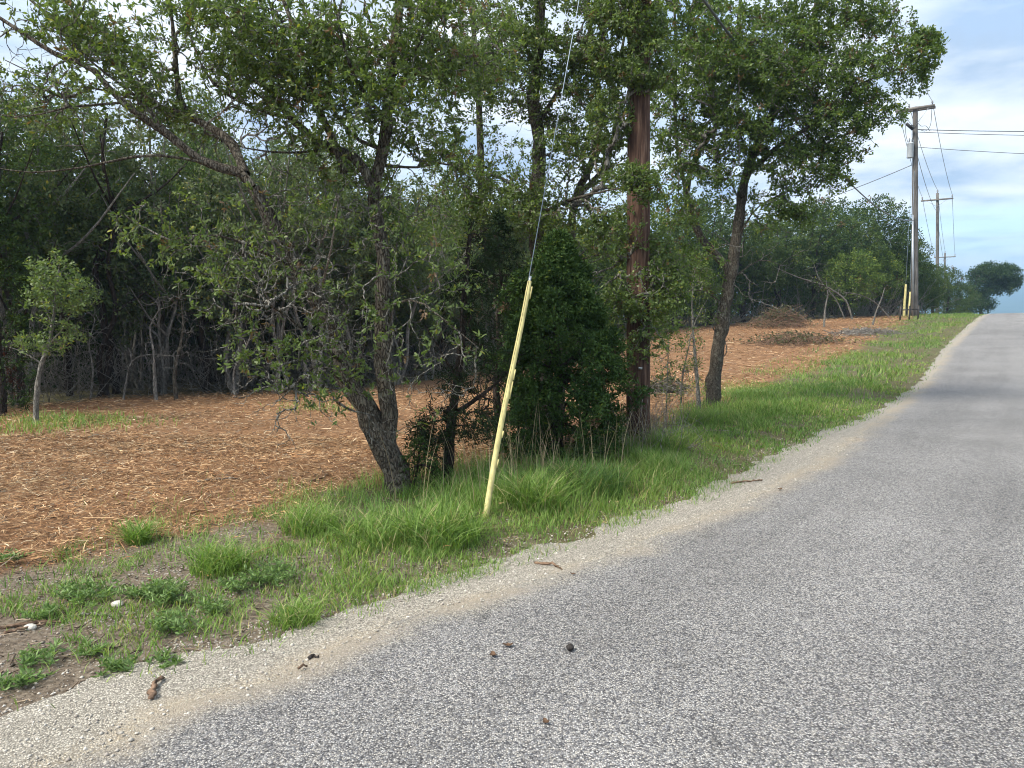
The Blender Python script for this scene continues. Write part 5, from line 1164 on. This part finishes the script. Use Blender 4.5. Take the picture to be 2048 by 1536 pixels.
# ================================================================== SMALL THINGS LYING ABOUT
M_stick = plain('brown_stick', (.17, .115, .08), .9, spec=.1, var=.4, scale=40, bump=.003)
M_barkpc = plain('reddish_bark', (.17, .115, .082), .95, spec=.05, var=.5, scale=30, bump=.004)
M_leafdry = plain('dry_brown_leaf', (.10, .062, .04), .8, spec=.15, var=.35, scale=60)
M_nut = plain('dark_husk', (.035, .030, .028), .7, spec=.25, var=.4, scale=60, bump=.003)
M_rock = plain('pale_limestone', (.50, .48, .43), .9, spec=.1, var=.15, scale=10, bump=.01)
def surf(u, v_):
    p = gp(u, v_); p[2] += .04
    for _ in range(3):
        d = ray(u, v_); k_ = (float(shoulder_z(p[0], p[1])) - EYE[2]) / d[2]; p = EYE + d * k_
    s, t = st(p[0], p[1]); p[2] = float(shoulder_z(p[0], p[1]))
    if t < tA(s): p[2] = float(zroad(s)) + .02 + .045 * max(0, sin(min(max((tA(s) - t) / 6.3, 0), 1) * pi))
    return p
def stick(label, px, r0, matl=None, name='stick', lift=.01, cat='stick'):
    P = np.array([surf(*p) for p in px]); P[:, 2] += r0 * .8 + lift * np.sin(np.linspace(0, pi, len(P))); c = spline(P, 14); r = np.random.default_rng(len(label)); c[1:-1] += r.normal(0, r0 * .35, (12, 3))
    R = r0 * np.linspace(1, .5, 14) * (1 + r.normal(0, .12, 14)); v, q, t = tubes(c, R, 8, cap=True); v = v + r.normal(0, r0 * .22, v.shape); v[:, 2] = np.where(r0 > .012, np.repeat(c[:, 2], 8) + (v[:, 2] - np.repeat(c[:, 2], 8)) * .7, v[:, 2])
    o = obj(name, mesh(name, v - P[0], q, t), matl or M_stick, None, P[0]); tag(o, label, cat); return o
stick('thin curved stick on the pale gravel right of the yellow guard', [(1070, 1127), (1090, 1131), (1110, 1134), (1124, 1141)], .009)
stick('stick lying half on the road at the grass rim, farther up', [(1462, 969), (1485, 966), (1505, 965), (1524, 962)], .014)
stick('short bent chunk of bark on the gravel in the near corner', [(303, 1402), (305, 1386), (311, 1374), (320, 1361)], .016, M_barkpc, 'bark_chunk', cat='bark')
stick('small dark twig crumb on the sand drift', [(618, 1320), (627, 1318), (638, 1320)], .009, M_nut, 'twig_fragment', cat='twig')
stick('thin brown twig crumb beside the sand drift', [(596, 1342), (606, 1339), (614, 1336)], .006)
for k, (a_, b_, lab) in enumerate([((0, 1258), (110, 1243), 'long reddish bark strip lying on the dirt at the left edge'), ((8, 1268), (95, 1250), 'second bark strip just below the long one'), ((40, 1249), (128, 1246), 'thin bark strip pointing at the weeds')]):
    stick(lab, [a_, ((a_[0] + b_[0]) / 2, (a_[1] + b_[1]) / 2 + 2), b_], .010 - .002 * k, M_barkpc, 'bark_strip', cat='bark')
stick('pale stick on the wood shreds near the leaning oak', [(395, 966), (430, 962), (480, 958)], .012, M_dead)
stick('dark stick on the wood shreds below the leaning oak', [(600, 972), (640, 960), (665, 950)], .014)
stick('weathered stick in the dirt before the small weeds', [(140, 1236), (180, 1232), (228, 1234)], .008, M_dead)
p = surf(1140, 1311)
v = norm(np.random.default_rng(3).normal(size=(1, 3))); lat = [(.001, -.017)] + [(.019 * cos(a) * (1 + .06 * sin(9 * a)), .017 * sin(a)) for a in np.linspace(-1.3, 1.3, 9)] + [(.001, .018)]
v, q = lathe(lat, (0, 0, 0), 12); v = v * (1 + np.random.default_rng(5).normal(0, .05, (len(v), 1)))
tag(obj('nut_husk', mesh('nut_husk', v, q, smooth=True), M_nut, None, p + [0, 0, .016]), 'round dark nut husk lying on the open road', 'nut')
def dryleaf(label, u, v_, size, seed):
    r = np.random.default_rng(seed); p = surf(u, v_); n = 9; f = np.linspace(0, 1, n); wd = size * .32 * np.sin(f * pi) ** .7 * (1 + .25 * np.sin(f * 16)); a = r.random() * 6.28
    d = np.array([cos(a), sin(a), 0]); s_ = np.array([-sin(a), cos(a), 0]); z = size * .25 * (f - .5) ** 2 * 4; c = d * ((f - .5) * size)[:, None]; c[:, 2] += z + .004
    V = np.stack([c + s_ * wd[:, None] + np.array([0, 0, .35]) * wd[:, None], c, c - s_ * wd[:, None] + np.array([0, 0, .3]) * wd[:, None]], 1).reshape(-1, 3)
    i = np.arange(n - 1)[:, None] * 3; q = np.concatenate([i + np.array([[0, 1, 4, 3]]), i + np.array([[1, 2, 5, 4]])])
    tag(obj('dry_leaf', mesh('dry_leaf', V, q, smooth=True), M_leafdry, None, p), label, 'leaf')
dryleaf('curled dry leaf on the road left of the dark nut', 1016, 1301, .055, 1); dryleaf('smaller dry leaf just below the curled one on the road', 986, 1321, .05, 2)
dryleaf('dry reddish leaf on the road below the far stick', 1560, 981, .06, 3); dryleaf('dark dry leaf near the middle of the road', 1146, 1152, .04, 4); dryleaf('dry leaf at the bottom of the road', 1092, 1462, .04, 5)
for k, (u, v_, sz, lab) in enumerate([(1728, 664, .22, 'white limestone lump on the grey debris in the verge'), (1690, 668, .13, 'smaller pale stone left of the white lump'), (60, 1258, .03, 'pale pebble beside the bark strips'), (235, 1212, .035, 'whitish pebble under the small weeds')]):
    r = np.random.default_rng(200 + k); p = gp(u, v_); n = 40; d = norm(r.normal(size=(12, 3)))
    import bmesh
    bm = bmesh.new(); bmesh.ops.create_icosphere(bm, subdivisions=2, radius=1.0)
    for vv_ in bm.verts:
        c = np.array(vv_.co); f = 1 + .25 * (fnoise(c[0] * 1.5 + k * 5, c[1] * 1.5 + c[2], 211) - .5) * 2; vv_.co = Vector(c * f * np.array([1, .8, .6]) * sz)
    me = bpy.data.meshes.new('stone'); bm.to_mesh(me); bm.free()
    tag(obj('stone', me, M_rock, None, p + [0, 0, sz * .3]), lab, 'stone')
# debris heaps in the right-hand field
def heap(label, u, v_, ru, h, n, seed, matl, ln0, r0, name='brush_pile', leafy=0):
    r = np.random.default_rng(seed); b = gp(u, v_); rx = ru * b[1] / F; root = empty(name, b, label, 'brush pile', 'brush piles on the field'); ry = min(rx, 1.4)
    c = np.stack([r.normal(0, rx * .5, n), r.normal(0, ry * .5, n), np.zeros(n)], 1); c[:, 2] = h * r.random(n) * np.exp(-(c[:, 0] / rx) ** 2 - (c[:, 1] / ry) ** 2)
    a = r.random(n) * 2 * pi; el = r.normal(.1, .35, n); d = np.stack([np.cos(a) * np.cos(el), np.sin(a) * np.cos(el), np.sin(el)], 1); ln = ln0 * np.exp(r.normal(0, .4, n))
    P = c[:, None, :] + d[:, None, :] * (ln[:, None] * np.linspace(-.5, .5, 4)[None, :])[:, :, None]; P[:, 1:3] += r.normal(0, .05, (n, 2, 3)); P[..., 2] = np.maximum(P[..., 2], .0) + (zt(P[..., 0] + b[0], P[..., 1] + b[1]) - b[2])
    v, q, _ = tubes(P, (r0 * (.5 + r.random(n)))[:, None] * np.linspace(1, .5, 4)[None, :], 4); obj('sticks', MB().add(v, q).mesh('sticks'), matl, root)['kind'] = 'stuff'
    if leafy:
        p = np.stack([r.normal(0, rx * .5, leafy), r.normal(0, ry * .5, leafy), np.zeros(leafy)], 1); p[:, 2] = h * 1.1 * r.random(leafy) * np.exp(-(p[:, 0] / rx) ** 2) + .05
        v, q, c_ = scatter_leaves(p, r, .16, .08, ((.05, .06, .03), (.14, .13, .08))); obj('dead_leaves', mesh('dead_leaves', v, q, None, c_), M_leaf_far, root)
heap('leafy brush pile with reddish dead branches on the far field', 1560, 655, 55, 1.1, 300, 221, M_barkpc, 1.1, .013, leafy=700)
heap('long low brush heap crossing the middle of the far field', 1590, 688, 90, .45, 300, 222, M_barkpc, .8, .011, leafy=500)
heap('flat grey debris patch beside the far verge', 1730, 668, 60, .22, 420, 223, M_dead, .5, .016)
heap('dead twigs heaped at the foot of the lone oak, field side', 1330, 790, 50, .35, 160, 224, M_twig, .5, .008, leafy=120)
# leafless saplings on the field
for k, (uv, lab, r0) in enumerate([([(1648, 655), (1650, 620), (1655, 590), (1652, 560)], 'thin grey dead sapling standing on the far field', .07), ([(1745, 650), (1752, 625), (1762, 600), (1770, 575)], 'dark bent sapling at the end of the debris patch', .06)]):
    B = gp(*uv[0]); D = B[1]; base = onground(B, -.05); rr_ = np.random.default_rng(230 + k); pts = [base, *pl(D, *uv[1:])]
    bare = pix_clumps([(uv[2][0], uv[2][1], 34, 30, D, 1.0, 60), (uv[3][0] - 20, uv[3][1], 40, 20, D, 1.0, 40)], rr_); lf = pix_clumps([(uv[3][0], uv[3][1], 26, 18, D, .8, 24)], rr_)
    make_tree('dead_sapling', lab, base, [(pts, r0, .02)], lf, bare, per=8, length=.14, width=.06, shape='diamond', seed=240 + k, spread=.2, bark=M_twig, twig=M_bark_dark, twig_r=.005, lmat=M_leaf_far)

for k, (uv, lab, r0) in enumerate([([(1705, 638), (1690, 600), (1650, 572), (1600, 556), (1562, 540)], 'long pale dead bough leaning out of the far tree row', .06), ([(1690, 640), (1672, 600), (1640, 560), (1632, 540)], 'short pale dead bough crossing the long one', .05),
                                   ([(1780, 640), (1750, 605), (1720, 590), (1690, 585)], 'grey dead bough low beside the yellow-green bush', .045)]):
    D = 47.2 + k * .3; base = onground(at(uv[0][0], 650, D), -.05); rr_ = np.random.default_rng(280 + k)
    bare = pix_clumps([(uv[2][0], uv[2][1], 40, 25, D, .8, 40), (uv[-1][0], uv[-1][1], 35, 25, D, .8, 30)], rr_)
    make_tree('dead_bough', lab, base, [([base, *pl(D, *uv[1:])], r0, .025)], np.zeros((0, 3)), bare, seed=290 + k, bark=M_twig, twig=M_twig, twig_r=.006, cat='branch')

# ================================================================== HAZE
m_h = bpy.data.materials.new('haze'); m_h.use_nodes = True; t = m_h.node_tree; t.nodes.clear()
o = N(t, 'ShaderNodeOutputMaterial'); pv = N(t, 'ShaderNodeVolumePrincipled'); pv.inputs['Color'].default_value = (.42, .68, 1.0, 1); pv.inputs['Density'].default_value = .00052
L(t, pv, 0, o, 'Volume')
v, q = box((0, 0, 86), (19000, 19000, 228))
hz_ = obj('haze', mesh('haze', v, q), m_h); tag(hz_, 'pale blue haze of humid air over the land', kind='stuff')
